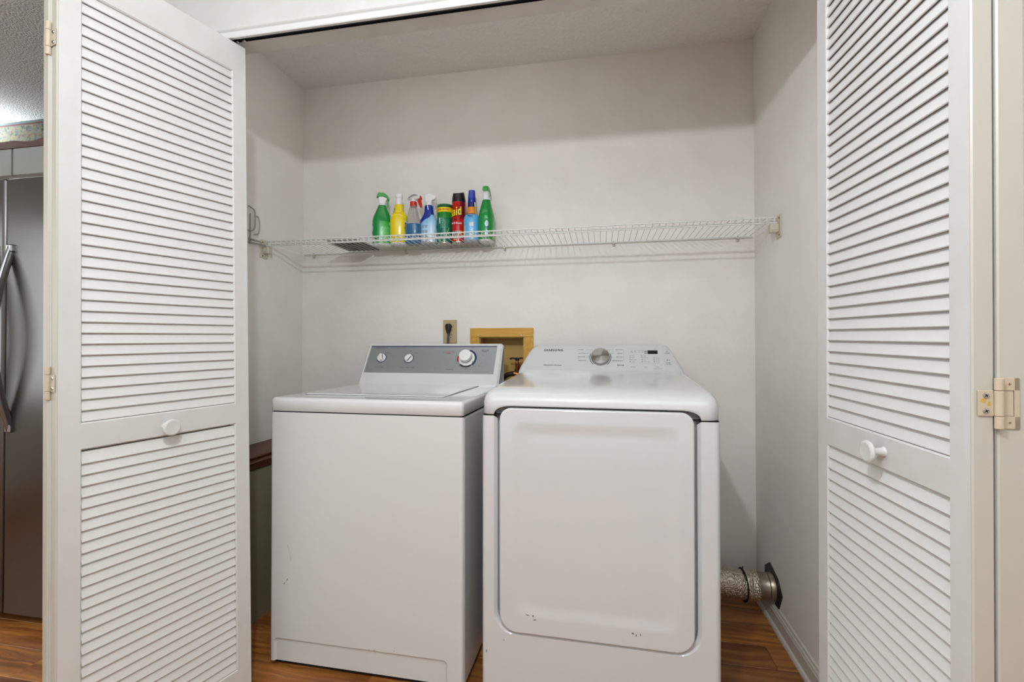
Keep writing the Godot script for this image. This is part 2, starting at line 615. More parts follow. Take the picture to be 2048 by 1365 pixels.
	obj("flange", fl, M.trim_paint, tr)
	for x in [-0.825, -0.80, 0.66, 0.83]:
		var r := st()
		lathe(r, [Vector2(0.005, -0.004), Vector2(0.006, 0.0), Vector2(0.005, 0.004)], 14, Transform3D(Basis(Vector3.RIGHT, PI / 2), Vector3(x, -0.006, -0.001)))
		obj("roller", r, M.chrome, tr)

	# baseboards
	var bb := st()
	var bp := [Vector2(0, 0), Vector2(-0.022, 0), Vector2(-0.022, 0.006), Vector2(-0.019, 0.013), Vector2(-0.013, 0.017), Vector2(-0.0125, 0.018), Vector2(-0.0125, 0.058), Vector2(-0.010, 0.062), Vector2(-0.0105, 0.067), Vector2(-0.006, 0.073), Vector2(-0.005, 0.080), Vector2(0, 0.083)]
	for i in bp.size() - 1:
		var a: Vector2 = bp[i]
		var b: Vector2 = bp[i + 1]
		quad(bb, Vector3(W + a.x, a.y, 0.013), Vector3(W + b.x, b.y, 0.013), Vector3(W + b.x, b.y, 0.897), Vector3(W + a.x, a.y, 0.897))
	struct("baseboard_right", bb, M.baseboard, "cream baseboard with shoe moulding along the right closet wall", "baseboard")
	struct("baseboard_back", box_of(Vector3(0.2, 0, 0), Vector3(W - 0.013, 0.08, 0.012), 0.003), M.baseboard, "baseboard behind the machines", "baseboard")

func floor_planks():
	var f := struct("floor", box_of(Vector3(-2.85, -0.12, -0.12), Vector3(3.4, -0.012, 4.1)), M.gap, "brown wood-look plank floor", "floor")
	var rng := RandomNumberGenerator.new()
	rng.seed = 77
	var wd := 0.127
	var row := 0
	var z := 0.0
	while z < 4.0:
		var x := -2.75 - rng.randf() * 1.0
		if row == 8: x = -2.75 - 0.36
		while x < 3.3:
			var ln := 1.22
			var a := maxf(x, -2.75)
			var b := minf(x + ln, 3.3)
			# keep what the picture (and a step to the side of it) can see as planks
			if b - a > 0.02:
				var o := MeshInstance3D.new()
				o.name = "plank"
				o.mesh = plank_mesh(Vector3(b - a - 0.0012, 0.012, wd - 0.0012), 0.0012, rng.randf() * 3.0, rng.randf() * 3.0)
				o.material_override = M["plank_%d" % rng.randi_range(0, 4)]
				f.add_child(o, true)
				o.position = Vector3((a + b) / 2, -0.006, z + wd / 2)
			x += ln
		z += wd
		row += 1

# ------------------------------------------------------------------ bifold doors
func bifold(called: String, right: bool):
	var L := {}
	if not right:
		L = {n = Vector3(0.342, 0, 1.387), dn = 0.0155, f = Vector3(0.4552, 0, 0.945), df = 0.0333, sag = 0.0077, w = 0.4546, pitch = 0.026, y0 = 1.9014, count = 39, y1 = 0.8153, out = 1.0, bot = 27, th = 0.0245}
	else:
		L = {n = Vector3(2.1006, 0, 1.4077), dn = -0.0103, f = Vector3(2.0777, 0, 0.945), df = -0.0064, sag = 0.0093, w = 0.4633, pitch = 0.0258, y0 = 1.8968, count = 39, y1 = 0.8209, out = -1.0, bot = 27, th = 0.0295}
	var lab := "left white louvred bifold door, folded open beside the washer" if not right else "right white louvred bifold door, folded open beside the dryer"
	var d = thing(called, lab, "bifold door", Vector3(L.n.x, 0, L.n.z), 0.0, "", "structure")
	var back := L.duplicate()
	back.n += Vector3(-L.out * (0.0340 if right else 0.0253), 0, -0.0015)
	back.th = 0.0365 if right else 0.0245
	back.f += Vector3(-L.out * (L.th + 0.0060), 0, 0.0)
	leaf(d, L, true)
	leaf(d, back, false)
	for hy in [1.793, 1.009, 0.22]:
		hinge(d, L, hy)

func leaf_map(L: Dictionary, base: Vector3, p: Vector3) -> Vector3:
	# p = (s along the leaf from the near edge, y, t outwards)
	var k: float = (2.02 - p.y) / 2.02
	var N: Vector3 = L.n + Vector3(L.dn * k, 0, 0)
	var F: Vector3 = L.f + Vector3(L.df * k, 0, 0)
	var q: float = p.x / L.w
	var dir := (F - N).normalized()
	var nrm: Vector3 = dir.cross(Vector3.UP) * -L.out   # towards the opening
	if nrm.x * L.out < 0: nrm = -nrm
	return N.lerp(F, q) + Vector3(0, p.y + L.sag * (q - 1.0), 0) + nrm * p.z - base

func mirrored_fix(L: Dictionary) -> bool:
	return L.out > 0   # (s, y, t) is left-handed for the leaf that faces right

func leaf(d: Node3D, L: Dictionary, front: bool):
	var base: Vector3 = d.position
	warp = func(p): return leaf_map(L, base, p)
	var top := 2.018
	var rail_top := 1.927
	var mid_hi: float = L.y0 - 38.0 * L.pitch + 0.0003
	var mid_lo := 0.850
	var bot_hi: float = L.y1 - L.bot * L.pitch
	var th: float = L.th
	var sw := 0.0435
	var w: float = L.w
	var s := st()
	var c := 0.003
	var e0 := 0.0035     # the cream strip takes the first millimetres of the near stile
	var upy := Transform3D(Basis(Vector3(1, 0, 0), Vector3(0, 0, -1), Vector3(0, 1, 0)), Vector3.ZERO)
	prism(s, [Vector2(e0, 0), Vector2(sw, 0), Vector2(sw, th), Vector2(e0, th)], 0.012, top, 0.0, upy)
	prism(s, [Vector2(w - sw, 0), Vector2(w - c, 0), Vector2(w, c), Vector2(w, th - c), Vector2(w - c, th), Vector2(w - sw, th)], 0.012, top, 0.0, upy)
	var along := Transform3D(Basis(Vector3(0, 0, -1), Vector3(0, 1, 0), Vector3(1, 0, 0)), Vector3.ZERO)   # section (depth, y) run along s
	for r in [[rail_top, top], [mid_lo, mid_hi], [0.012, bot_hi]]:
		var k0 := c if r[0] > 0.02 else 0.0
		var k1 := c if r[1] < 2.0 else 0.0
		var sec := [Vector2(k0, r[0]), Vector2(th - k0, r[0]), Vector2(th, r[0] + k0 + 0.0001), Vector2(th, r[1] - k1 - 0.0001), Vector2(th - k1, r[1]), Vector2(k1, r[1]), Vector2(0, r[1] - k1 - 0.0001), Vector2(0, r[0] + k0 + 0.0001)]
		prism(s, sec, sw, w - sw, 0.0, along)
	# sticking round the two louvre openings
	for r in [[mid_hi, rail_top], [bot_hi, mid_lo]]:
		for q in [[sw, 1.0], [w - sw, -1.0]]:
			prism(s, ([Vector2(q[0], 0.0008), Vector2(q[0] + 0.003, 0.004), Vector2(q[0] + 0.003, th - 0.004), Vector2(q[0], th - 0.0008)] if q[1] > 0 else [Vector2(q[0], th - 0.0008), Vector2(q[0] - 0.003, th - 0.004), Vector2(q[0] - 0.003, 0.004), Vector2(q[0], 0.0008)]), r[0] - 0.001, r[1] + 0.001, 0.0, upy)
	var lf := obj("leaf", flip(s, mirrored_fix(L)), M.paint, d)
	if front: lf.set_meta("label", "visible louvred leaf with a round knob")
	# cream edge strip on the hinge side
	var e := st()
	prism(e, [Vector2(0.0022, 0), Vector2(e0, 0), Vector2(e0, th), Vector2(0.0022, th), Vector2(0, th - 0.0022), Vector2(0, 0.0022)], 0.012, top, 0.0, upy)
	obj("edge_strip", flip(e, mirrored_fix(L)), M.edge_paint, lf)
	warp = null
	# louvre slats, one mesh shared
	var len := w - 2 * sw - 0.002
	var sm := slat_mesh(len)
	var ys := []
	for i in L.count: ys.append(L.y0 - i * L.pitch)
	for i in int(L.bot) + 1: ys.append(L.y1 - i * L.pitch)
	for y in ys:
		var a := leaf_map(L, base, Vector3(sw, y, 0))
		var b := leaf_map(L, base, Vector3(w - sw, y, 0))
		var x := (b - a).normalized()
		var zout := x.cross(Vector3.UP).normalized()
		if zout.x * L.out < 0: zout = -zout
		if front:
			# keep the basis right-handed by running x the other way when needed
			var bx := x
			if x.cross(Vector3.UP).dot(zout) < 0: bx = -x
			var up := zout.cross(bx).normalized()
			obj("slat", sm, M.slat_paint, lf, Transform3D(Basis(bx, up, zout), (a + b) / 2))
		else:
			var bx2 := x
			if x.cross(Vector3.UP).dot(-zout) < 0: bx2 = -x
			obj("slat", sm, M.slat_paint, lf, Transform3D(Basis(bx2, (-zout).cross(bx2).normalized(), -zout), (a + b) / 2 - zout * th))
	if front:
		var kx0 := 0.221 if L.out > 0 else 0.208
		var ky0 := 0.875 if L.out > 0 else 0.885
		var kc := leaf_map(L, base, Vector3(kx0, ky0, 0.0))
		var kn := (leaf_map(L, base, Vector3(kx0, ky0, 1.0)) - kc).normalized()
		var ks := st()
		var kx := Transform3D(Basis(Quaternion(Vector3.UP, kn)), kc)
		lathe(ks, [Vector2(0.0105, 0), Vector2(0.0085, 0.004), Vector2(0.0072, 0.012), Vector2(0.0085, 0.020), Vector2(0.016, 0.0235), Vector2(0.0212, 0.0262), Vector2(0.0220, 0.0285), Vector2(0.0212, 0.0312), Vector2(0.0185, 0.0332), Vector2(0.0165, 0.0335), Vector2(0.0125, 0.0326), Vector2(0.004, 0.0330)], 28, kx)
		var k := obj("knob", ks, M.paint, lf)
		k.set_meta("label", "round white turned knob")

func flip(s: SurfaceTool, yes: bool) -> SurfaceTool:
	if not yes: return s
	var arr := s.commit_to_arrays()
	var v: PackedVector3Array = arr[Mesh.ARRAY_VERTEX]
	var uv: PackedVector2Array = arr[Mesh.ARRAY_TEX_UV]
	var out := st()
	out.set_smooth_group(-1)
	for i in range(0, v.size(), 3):
		for k in [0, 2, 1]:
			out.set_uv(uv[i + k])
			out.add_vertex(v[i + k])
	return out

func slat_mesh(len: float) -> ArrayMesh:
	# section in (z outwards, y up): a flat blade that leans out at the bottom
	var a := Vector2(-0.0028, 0.0013)     # lower end of the blade's middle line (z, y)
	var b := Vector2(-0.0112, 0.0300)
	var d := (b - a).normalized()
	var n := Vector2(-d.y, d.x)            # to the back and down
	if n.x > 0: n = -n
	var ht := 0.0020
	var c := 0.0012
	var sec := [a - n * ht + d * c, a - n * (ht - c), a + n * (ht - c), a + n * ht + d * c, b + n * ht - d * c, b + n * (ht - c), b - n * (ht - c), b - n * ht - d * c]
	var s := st()
	var rings := []
	for x in [-len / 2, len / 2]:
		var r := []
		for p in sec: r.append(Vector3(x, p.y, p.x))
		rings.append(r)
	# orientation: check and reverse so that rings run counter-clockwise about +x
	var ar := 0.0
	for i in 8:
		var p: Vector3 = rings[0][i]
		var q: Vector3 = rings[0][(i + 1) % 8]
		ar += p.y * q.z - q.y * p.z
	if ar < 0:
		for r in rings: r.reverse()
	loft(s, rings, true, true, -1)
	return done(s)

func hinge(d: Node3D, L: Dictionary, hy: float):
	# leaves of the hinge lie on the near edges of both door leaves; frame: x across (from this leaf to the hidden one), z towards the hall
	var base: Vector3 = d.position
	var c := leaf_map(L, base, Vector3(0.0, hy, -L.th - 0.0015))
	var c2 := leaf_map(L, base, Vector3(0.1, hy, -L.th - 0.0015))
	var z := (c - c2)
	z.y = 0
	z = z.normalized()
	var x := Vector3.UP.cross(z).normalized()      # to the right
	var side := -float(L.out)                      # +1: hidden leaf lies to the right
	var xf := Transform3D(Basis(x, Vector3.UP, z), c)
	var h := st()
	box(h, Vector3(-side * 0.0145, 0, 0.0016), Vector3(0.021, 0.038, 0.0014), 0.0005)
	box(h, Vector3(side * 0.0185, 0.0285, 0.0016), Vector3(0.023, 0.0185, 0.0014), 0.0004)
	box(h, Vector3(side * 0.0185, -0.0285, 0.0016), Vector3(0.023, 0.0185, 0.0014), 0.0004)
	box(h, Vector3(side * 0.0265, 0, 0.0016), Vector3(0.007, 0.0755, 0.0014), 0.0004)
	box(h, Vector3(side * 0.0135, 0, 0.0012), Vector3(0.017, 0.0365, 0.0006))
	var hn := obj("hinge", h, M.hinge_cream, d, xf)
	for k in [[-0.0285, 0.0185], [0, 0.0375], [0.0285, 0.0185]]:
		var kn := st()
		lathe(kn, [Vector2(0.0048, -k[1] / 2), Vector2(0.0056, -k[1] / 2 + 0.001), Vector2(0.0056, k[1] / 2 - 0.001), Vector2(0.0048, k[1] / 2)], 14, Transform3D(Basis(), Vector3(side * 0.001, k[0], 0.0045)))
		obj("knuckle", kn, M.hinge_cream, hn)
	for y in [-0.0115, 0.0115]:
		var sc := st()
		lathe(sc, [Vector2(0.0046, 0), Vector2(0.0042, 0.0012), Vector2(0.002, 0.0016)], 14, Transform3D(Basis(Vector3.RIGHT, PI / 2), Vector3(-side * 0.0145, y, 0.0022)))
		var so := obj("screw", sc, M.chrome, hn)
		so.set_meta("label", "bare steel screw")
		var sl := st()
		for an in [0.5, 0.5 + PI / 2]: box(sl, Vector3.ZERO, Vector3(0.0048, 0.0011, 0.0006), 0.0, Transform3D(Basis(Vector3.BACK, an), Vector3(-side * 0.0145, y, 0.0038)))
		obj("screw_slot", sl, M.matte_black, hn)
	for y in [-0.0285, 0.0285]:
		var sl2 := st()
		for an in [0.1, 0.1 + PI / 2]: box(sl2, Vector3.ZERO, Vector3(0.0042, 0.0008, 0.0004), 0.0, Transform3D(Basis(Vector3.BACK, an), Vector3(side * 0.0165, y, 0.0024)))
		obj("screw_slot", sl2, M.rust, hn)
	if side > 0:
		var stn := st()
		prism(stn, [Vector2(-0.0225, 0.004), Vector2(-0.018, 0.0005), Vector2(-0.0145, 0.001), Vector2(-0.0145, 0.006), Vector2(-0.018, 0.008)], 0.0, 0.0003, 0.0, Transform3D(Basis(), Vector3(0, 0, 0.0023)))
		prism(stn, [Vector2(-0.013, -0.003), Vector2(-0.009, -0.004), Vector2(-0.0085, 0.002), Vector2(-0.0115, 0.003)], 0.0, 0.0003, 0.0, Transform3D(Basis(), Vector3(0, 0, 0.0023)))
		obj("paint_chip", stn, M.hinge_stain, hn)

# ------------------------------------------------------------------ washer
func washer():
	var w = thing("washing_machine", "white top-loading washing machine with silver control panel, left of the dryer", "washing machine", Vector3(0.784, 0, 0.466), -0.0095)
	var hw := 0.343
	var zf := 0.343
	var zb := -0.343
	# side shell: plan outline with rounded front corners, open at the front between the corners
	var r := 0.012
	var plan := []
	for k in 7:
		var a := -PI / 2 + PI / 2 * (1.0 - k / 6.0)   # front right corner, from the flat front round to the side
		plan.append(Vector2(hw - r + r * sin(-a + 0.0) * 0 + r * cos(PI / 2 - PI / 2 * k / 6.0), zf - r + r * sin(PI / 2 - PI / 2 * k / 6.0)))
	plan.append(Vector2(hw, zb))
	plan.append(Vector2(-hw, zb))
	for k in 7:
		var a := PI / 2 * k / 6.0
		plan.append(Vector2(-hw + r - r * cos(a), zf - r + r * sin(a)))
	# plan runs clockwise seen from above (x, z): about +y that is counter-clockwise because z points to the viewer
	var s := st()
	var rows := []
	for y in [0.018, 0.8605]:
		var ring := []
		for p in plan: ring.append(Vector3(p.x, y, p.y))
		rows.append(ring)
	var gs := gid()
	for j in plan.size() - 1:
		quad_out(s, rows[0][j], rows[0][j + 1], rows[1][j + 1], rows[1][j], rows[0][j] + rows[0][j + 1] + Vector3(0, 0, 0.3 if j > 12 or j < 6 else 0.0), gs if (j < 6 or j > 8) else -1)
	quad_out(s, Vector3(-hw + r, 0.8605, zf), Vector3(hw - r, 0.8605, zf), Vector3(hw, 0.8605, zb), Vector3(-hw, 0.8605, zb), Vector3.UP)
	obj("cabinet", s, M.enamel, w)
	# front panel with a pressed toe recess
	var f := st()
	var yt := 0.097
	var rx0 := -hw + 0.018
	var rx1 := hw - 0.052
	var rr := 0.014
	var outl := []   # upper outline of the recess from left foot to right foot
	outl.append(Vector2(rx0, 0.018))
	for k in 6:
		var a := PI - PI / 2 * k / 5.0
		outl.append(Vector2(rx0 + rr + rr * cos(a), yt - rr + rr * sin(a)))
	for k in 6:
		var a := PI / 2 - PI / 2 * k / 5.0
		outl.append(Vector2(rx1 - rr + rr * cos(a), yt - rr + rr * sin(a)))
	outl.append(Vector2(rx1, 0.018))
	var poly := [Vector2(hw - r, 0.018), Vector2(hw - r, 0.8605), Vector2(-hw + r, 0.8605), Vector2(-hw + r, 0.018)]
	poly.append_array(outl)
	flat_cap(f, poly, zf, Transform3D(), true)
	var dp := 0.007
	var inn := []
	var cx := (rx0 + rx1) / 2
	for p in outl: inn.append(Vector2(p.x + (0.006 if p.x < cx else -0.006), p.y - (0.006 if p.y > 0.03 else 0.0)))
	for j in outl.size() - 1:
		var a: Vector2 = outl[j]
		var b: Vector2 = outl[j + 1]
		var c: Vector2 = inn[j]
		var e: Vector2 = inn[j + 1]
		quad_out(f, Vector3(a.x, a.y, zf), Vector3(b.x, b.y, zf), Vector3(e.x, e.y, zf - dp), Vector3(c.x, c.y, zf - dp), Vector3(cx - a.x, 0.02 - a.y, 0.02))
	flat_cap(f, inn, zf - dp, Transform3D(), true)
	obj("front_panel", f, M.enamel_matte, w)
	var side := st()
	box(side, Vector3(hw + 0.0006, 0.44, 0.02), Vector3(0.0012, 0.83, 0.62), 0.0004)
	obj("side_panel", side, M.enamel, w)
	var gp := st()
	box(gp, Vector3(0, 0.863, -0.002), Vector3(2 * hw - 0.012, 0.008, 2 * zf - 0.014))
	obj("dark_gap", gp, M.gap, w)
	obj("base_pan", box_of(Vector3(-hw + 0.01, 0.006, -zf + 0.005), Vector3(hw - 0.01, 0.018, zf - 0.015)), M.gap, w)
	for p in [[-1, 1], [1, 1], [-1, -1], [1, -1]]:
		var ft := st()
		lathe(ft, [Vector2(0.02, 0), Vector2(0.022, 0.004), Vector2(0.018, 0.012), Vector2(0.008, 0.014), Vector2(0.008, 0.02)], 16, Transform3D(Basis(), Vector3(p[0] * 0.3, 0, p[1] * 0.28)))
		obj("foot", ft, M.rubber, w)
	# top with rounded rim
	var t := st()
	var up3 := Transform3D(Basis(Vector3(1, 0, 0), Vector3(0, 0, -1), Vector3(0, 1, 0)), Vector3.ZERO)
	var tp := rrect(2 * hw, 2 * zf, 0.014, 5)
	var tr := []
	for q in [[0.002, 0.8640], [0.0, 0.8655], [0.0, 0.8985], [0.001, 0.9020], [0.0035, 0.9055], [0.0070, 0.9086], [0.011, 0.9095]]:
		tr.append(lift(inset(tp, q[0]), q[1], up3))
	loft(t, tr)
	obj("top", t, M.enamel, w)
	# lid: raised plate lying in a shallow groove
	var lx0 := -0.288
	var lx1 := 0.240
	var lz0 := -0.235
	var lz1 := 0.232
	var gr := st()
	prism_y(gr, rrect(lx1 - lx0 + 0.008, lz1 - lz0 + 0.008, 0.012, 4, (lx0 + lx1) / 2, -(lz0 + lz1) / 2), 0.9088, 0.9098, 0.0)
	obj("lid_groove", gr, mat("groove", Color(0.55, 0.55, 0.53), 0.5), w)
	var ld := st()
	prism_y(ld, rrect(lx1 - lx0, lz1 - lz0, 0.012, 5, (lx0 + lx1) / 2, -(lz0 + lz1) / 2), 0.909, 0.9135, 0.002)
	obj("lid", ld, M.enamel, w)
	# console: section (z, y) extruded along x
	var cs := st()
	var sec := [Vector2(-0.340, 0.908), Vector2(-0.214, 0.908), Vector2(-0.216, 0.915), Vector2(-0.243, 0.958), Vector2(-0.318, 1.089), Vector2(-0.324, 1.094), Vector2(-0.333, 1.094), Vector2(-0.340, 1.088)]
	var xf := Transform3D(Basis(Vector3(0, 0, 1), Vector3(0, 1, 0), Vector3(-1, 0, 0)), Vector3.ZERO)   # section x -> z, y -> y, depth -> -x
	prism(cs, sec, -0.326, 0.336, 0.009, xf)
	obj("console", cs, M.enamel, w)
	# control panel on the sloping face
	var A := Vector3(0, 0.958, -0.243)
	var B := Vector3(0, 1.089, -0.318)
	var up := (B - A).normalized()
	var nn := Vector3.RIGHT.cross(up).normalized()
	var face := Basis(Vector3.RIGHT, up, nn)
	var L := (B - A).length()
	var P := func(x: float, y: float, k := 0.0016) -> Vector3: return A + up * y + nn * k + Vector3(x, 0, 0)
	var pn := st()
	prism(pn, [Vector2(-0.320, 0.005), Vector2(0.297, 0.003), Vector2(0.300, L - 0.004), Vector2(-0.315, L - 0.004)], 0.0, 0.0016, 0.0004, Transform3D(face, A))
	var panel := obj("control_panel", pn, M.silver_panel, w)
	panel.set_meta("label", "brushed silver control panel with blue stripe")
	var bl := st()
	box(bl, Vector3(-0.008, L - 0.0105, 0.0018), Vector3(0.612, 0.0034, 0.0006), 0.0, Transform3D(face, A))
	obj("blue_stripe", bl, M.blue_ink, panel)
	lettering("HEAVY DUTY", 0.0042, M.blue_ink, panel, P.call(-0.262, L - 0.0175), face, true, 1.6)
	lettering("EXTRA CAPACITY  WASHER", 0.0030, M.grey_ink, panel, P.call(-0.175, L - 0.0175), face, false, 1.6)
	lettering("LOAD SIZE", 0.0042, M.grey_ink, panel, P.call(-0.248, 0.032), face, true, 1.4)
	lettering("WASH / RINSE TEMP", 0.0042, M.grey_ink, panel, P.call(-0.112, 0.032), face, true, 1.3)
	for q in [["SMALL", -0.272, 0.105], ["MED", -0.252, 0.111], ["LARGE", -0.228, 0.111], ["EXTRA", -0.212, 0.103], ["WARM", -0.112, 0.117], ["HOT", -0.135, 0.107], ["COLD", -0.082, 0.108]]:
		lettering(q[0], 0.0030, M.grey_ink, panel, P.call(q[1], q[2]), face, false, 1.3)
	lettering("PERMANENT PRESS", 0.0036, M.red_ink, panel, P.call(0.077, 0.113), face, true, 1.2)
	lettering("FABRICS", 0.0034, M.red_ink, panel, P.call(0.077, 0.1055), face, true, 1.2)
	lettering("REGULAR", 0.0046, M.ink, panel, P.call(0.246, 0.122), face, true, 1.2)
	lettering("FABRICS", 0.0034, M.ink, panel, P.call(0.246, 0.1145), face, true, 1.2)
	lettering("DELICATES", 0.0040, M.grey_ink, panel, P.call(0.094, 0.0235), face, true, 1.3)
	lettering("AUTOMATIC WASHER", 0.0028, M.grey_ink, panel, P.call(0.242, 0.012), face, false, 1.9)
	for q in [["RINSE", 0.128, 0.108], ["OFF", 0.122, 0.055], ["SOAK", 0.140, 0.040], ["WASH", 0.153, 0.0315], ["RINSE", 0.172, 0.0285], ["SPIN", 0.229, 0.041], ["10", 0.234, 0.058], ["6", 0.236, 0.076], ["HEAVY", 0.240, 0.098], ["WASH", 0.186, 0.136]]:
		lettering(q[0], 0.0030, M.grey_ink, panel, P.call(q[1], q[2]), face, false, 1.2)
	# two selector knobs
	for q in [[-0.248, 0.080, 0.35], [-0.112, 0.078, 2.55]]:
		var kf := Transform3D(face * Basis(Vector3.RIGHT, PI / 2), P.call(q[0], q[1], 0.0015))
		var rg := st()
		lathe(rg, [Vector2(0.0238, 0), Vector2(0.0238, 0.001)], 28, kf)
		obj("knob_ring", rg, M.blue_ink, panel)
		var kb := st()
		lathe(kb, [Vector2(0.0208, 0.001), Vector2(0.0200, 0.006), Vector2(0.0192, 0.007)], 28, kf)
		box(kb, Vector3(0, 0, 0.0115), Vector3(0.012, 0.037, 0.011), 0.003, Transform3D(face * Basis(Vector3.BACK, q[2]), P.call(q[0], q[1], 0.0015)))
		obj("selector_knob", kb, M.plastic_white, panel)
		var sl := st()
		for sx in ([0.0070] if q[2] < 1.0 else [-0.0070, 0.0070]): box(sl, Vector3(sx, 0, 0.0082), Vector3(0.0020, 0.027, 0.0012), 0.0, Transform3D(face * Basis(Vector3.BACK, q[2]), P.call(q[0], q[1], 0.0015)))
		obj("knob_mark", sl, M.ink, panel)
	# cycle dial
	var dc := [0.166, 0.079]
	var df := Transform3D(face * Basis(Vector3.RIGHT, PI / 2), P.call(dc[0], dc[1], 0.0015))
	for q in [[-0.85, 1.35, M.blue_ink, 0.0460], [3.95, 5.35, M.ink, 0.0440], [2.75, 3.55, M.red_ink, 0.0460]]:
		var arc := st()
		var pl := []
		var a0: float = q[0]
		var a1: float = q[1]
		for k in 13: pl.append(Vector2(q[3], 0).rotated(a0 + (a1 - a0) * k / 12.0))
		for k in 13: pl.append(Vector2(0.0365, 0).rotated(a1 - (a1 - a0) * k / 12.0))
		prism(arc, pl, 0.0, 0.0005, 0.0, Transform3D(face, P.call(dc[0], dc[1], 0.0015)))
		obj("dial_scale", arc, q[2], panel)
	var sk := st()
	lathe(sk, [Vector2(0.0375, 0.0), Vector2(0.0375, 0.001), Vector2(0.0365, 0.004), Vector2(0.030, 0.0055), Vector2(0.0285, 0.008), Vector2(0.0275, 0.012), Vector2(0.0265, 0.013)], 40, df)
	obj("dial_skirt", sk, M.plastic_white, panel)
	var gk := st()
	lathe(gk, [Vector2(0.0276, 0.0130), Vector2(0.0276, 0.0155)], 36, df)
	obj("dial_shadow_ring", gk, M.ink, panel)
	var kk := st()
	lathe(kk, [Vector2(0.0272, 0.0155), Vector2(0.0282, 0.018), Vector2(0.0280, 0.034), Vector2(0.0262, 0.0365), Vector2(0.016, 0.0385), Vector2(0.004, 0.039)], 40, df)
	obj("dial_knob", kk, M.plastic_white, panel)
	var mk := st()
	prism(mk, [Vector2(0.0285, -0.0205), Vector2(0.0315, -0.0205), Vector2(0.0325, -0.0165), Vector2(0.0285, -0.0172)], 0.0, 0.0012, 0.0, Transform3D(face, P.call(dc[0], dc[1], 0.0060)))
	obj("dial_pointer", mk, M.ink, panel)
	# scuffs on the front panel
	marks(w, [[-0.286, 0.283, 0.009, 0.003, 0.6], [-0.276, 0.295, 0.014, 0.0025, 0.9], [0.026, 0.0985, 0.006, 0.0015, -0.3], [0.045, 0.0985, 0.010, 0.0015, -0.2], [0.113, 0.105, 0.003, 0.002, 0.0]], zf + 0.0002, M.scuff)
	marks(w, [[-0.270, 0.400, 0.0025, 0.040, 0.3], [-0.263, 0.372, 0.002, 0.03, 0.15]], zf + 0.0002, M.faint_scuff)

func marks(parent, list: Array, z: float, m):
	for q in list:
		var s := st()
		var pl := []
		for k in 7:
			var a := TAU * k / 7.0
			pl.append(Vector2(cos(a) * q[2] / 2, sin(a) * q[3] / 2 * (1.0 + 0.25 * sin(k * 2.3))).rotated(q[4]) + Vector2(q[0], q[1]))
		flat_cap(s, pl, z, Transform3D(), true)
		obj("scuff_mark", s, m, parent)

# polygon in (x, -z) extruded upwards
func prism_y(s: SurfaceTool, poly: Array, y0: float, y1: float, b: float):
	prism(s, poly, y0, y1, b, Transform3D(Basis(Vector3(1, 0, 0), Vector3(0, 0, -1), Vector3(0, 1, 0)), Vector3.ZERO), true)

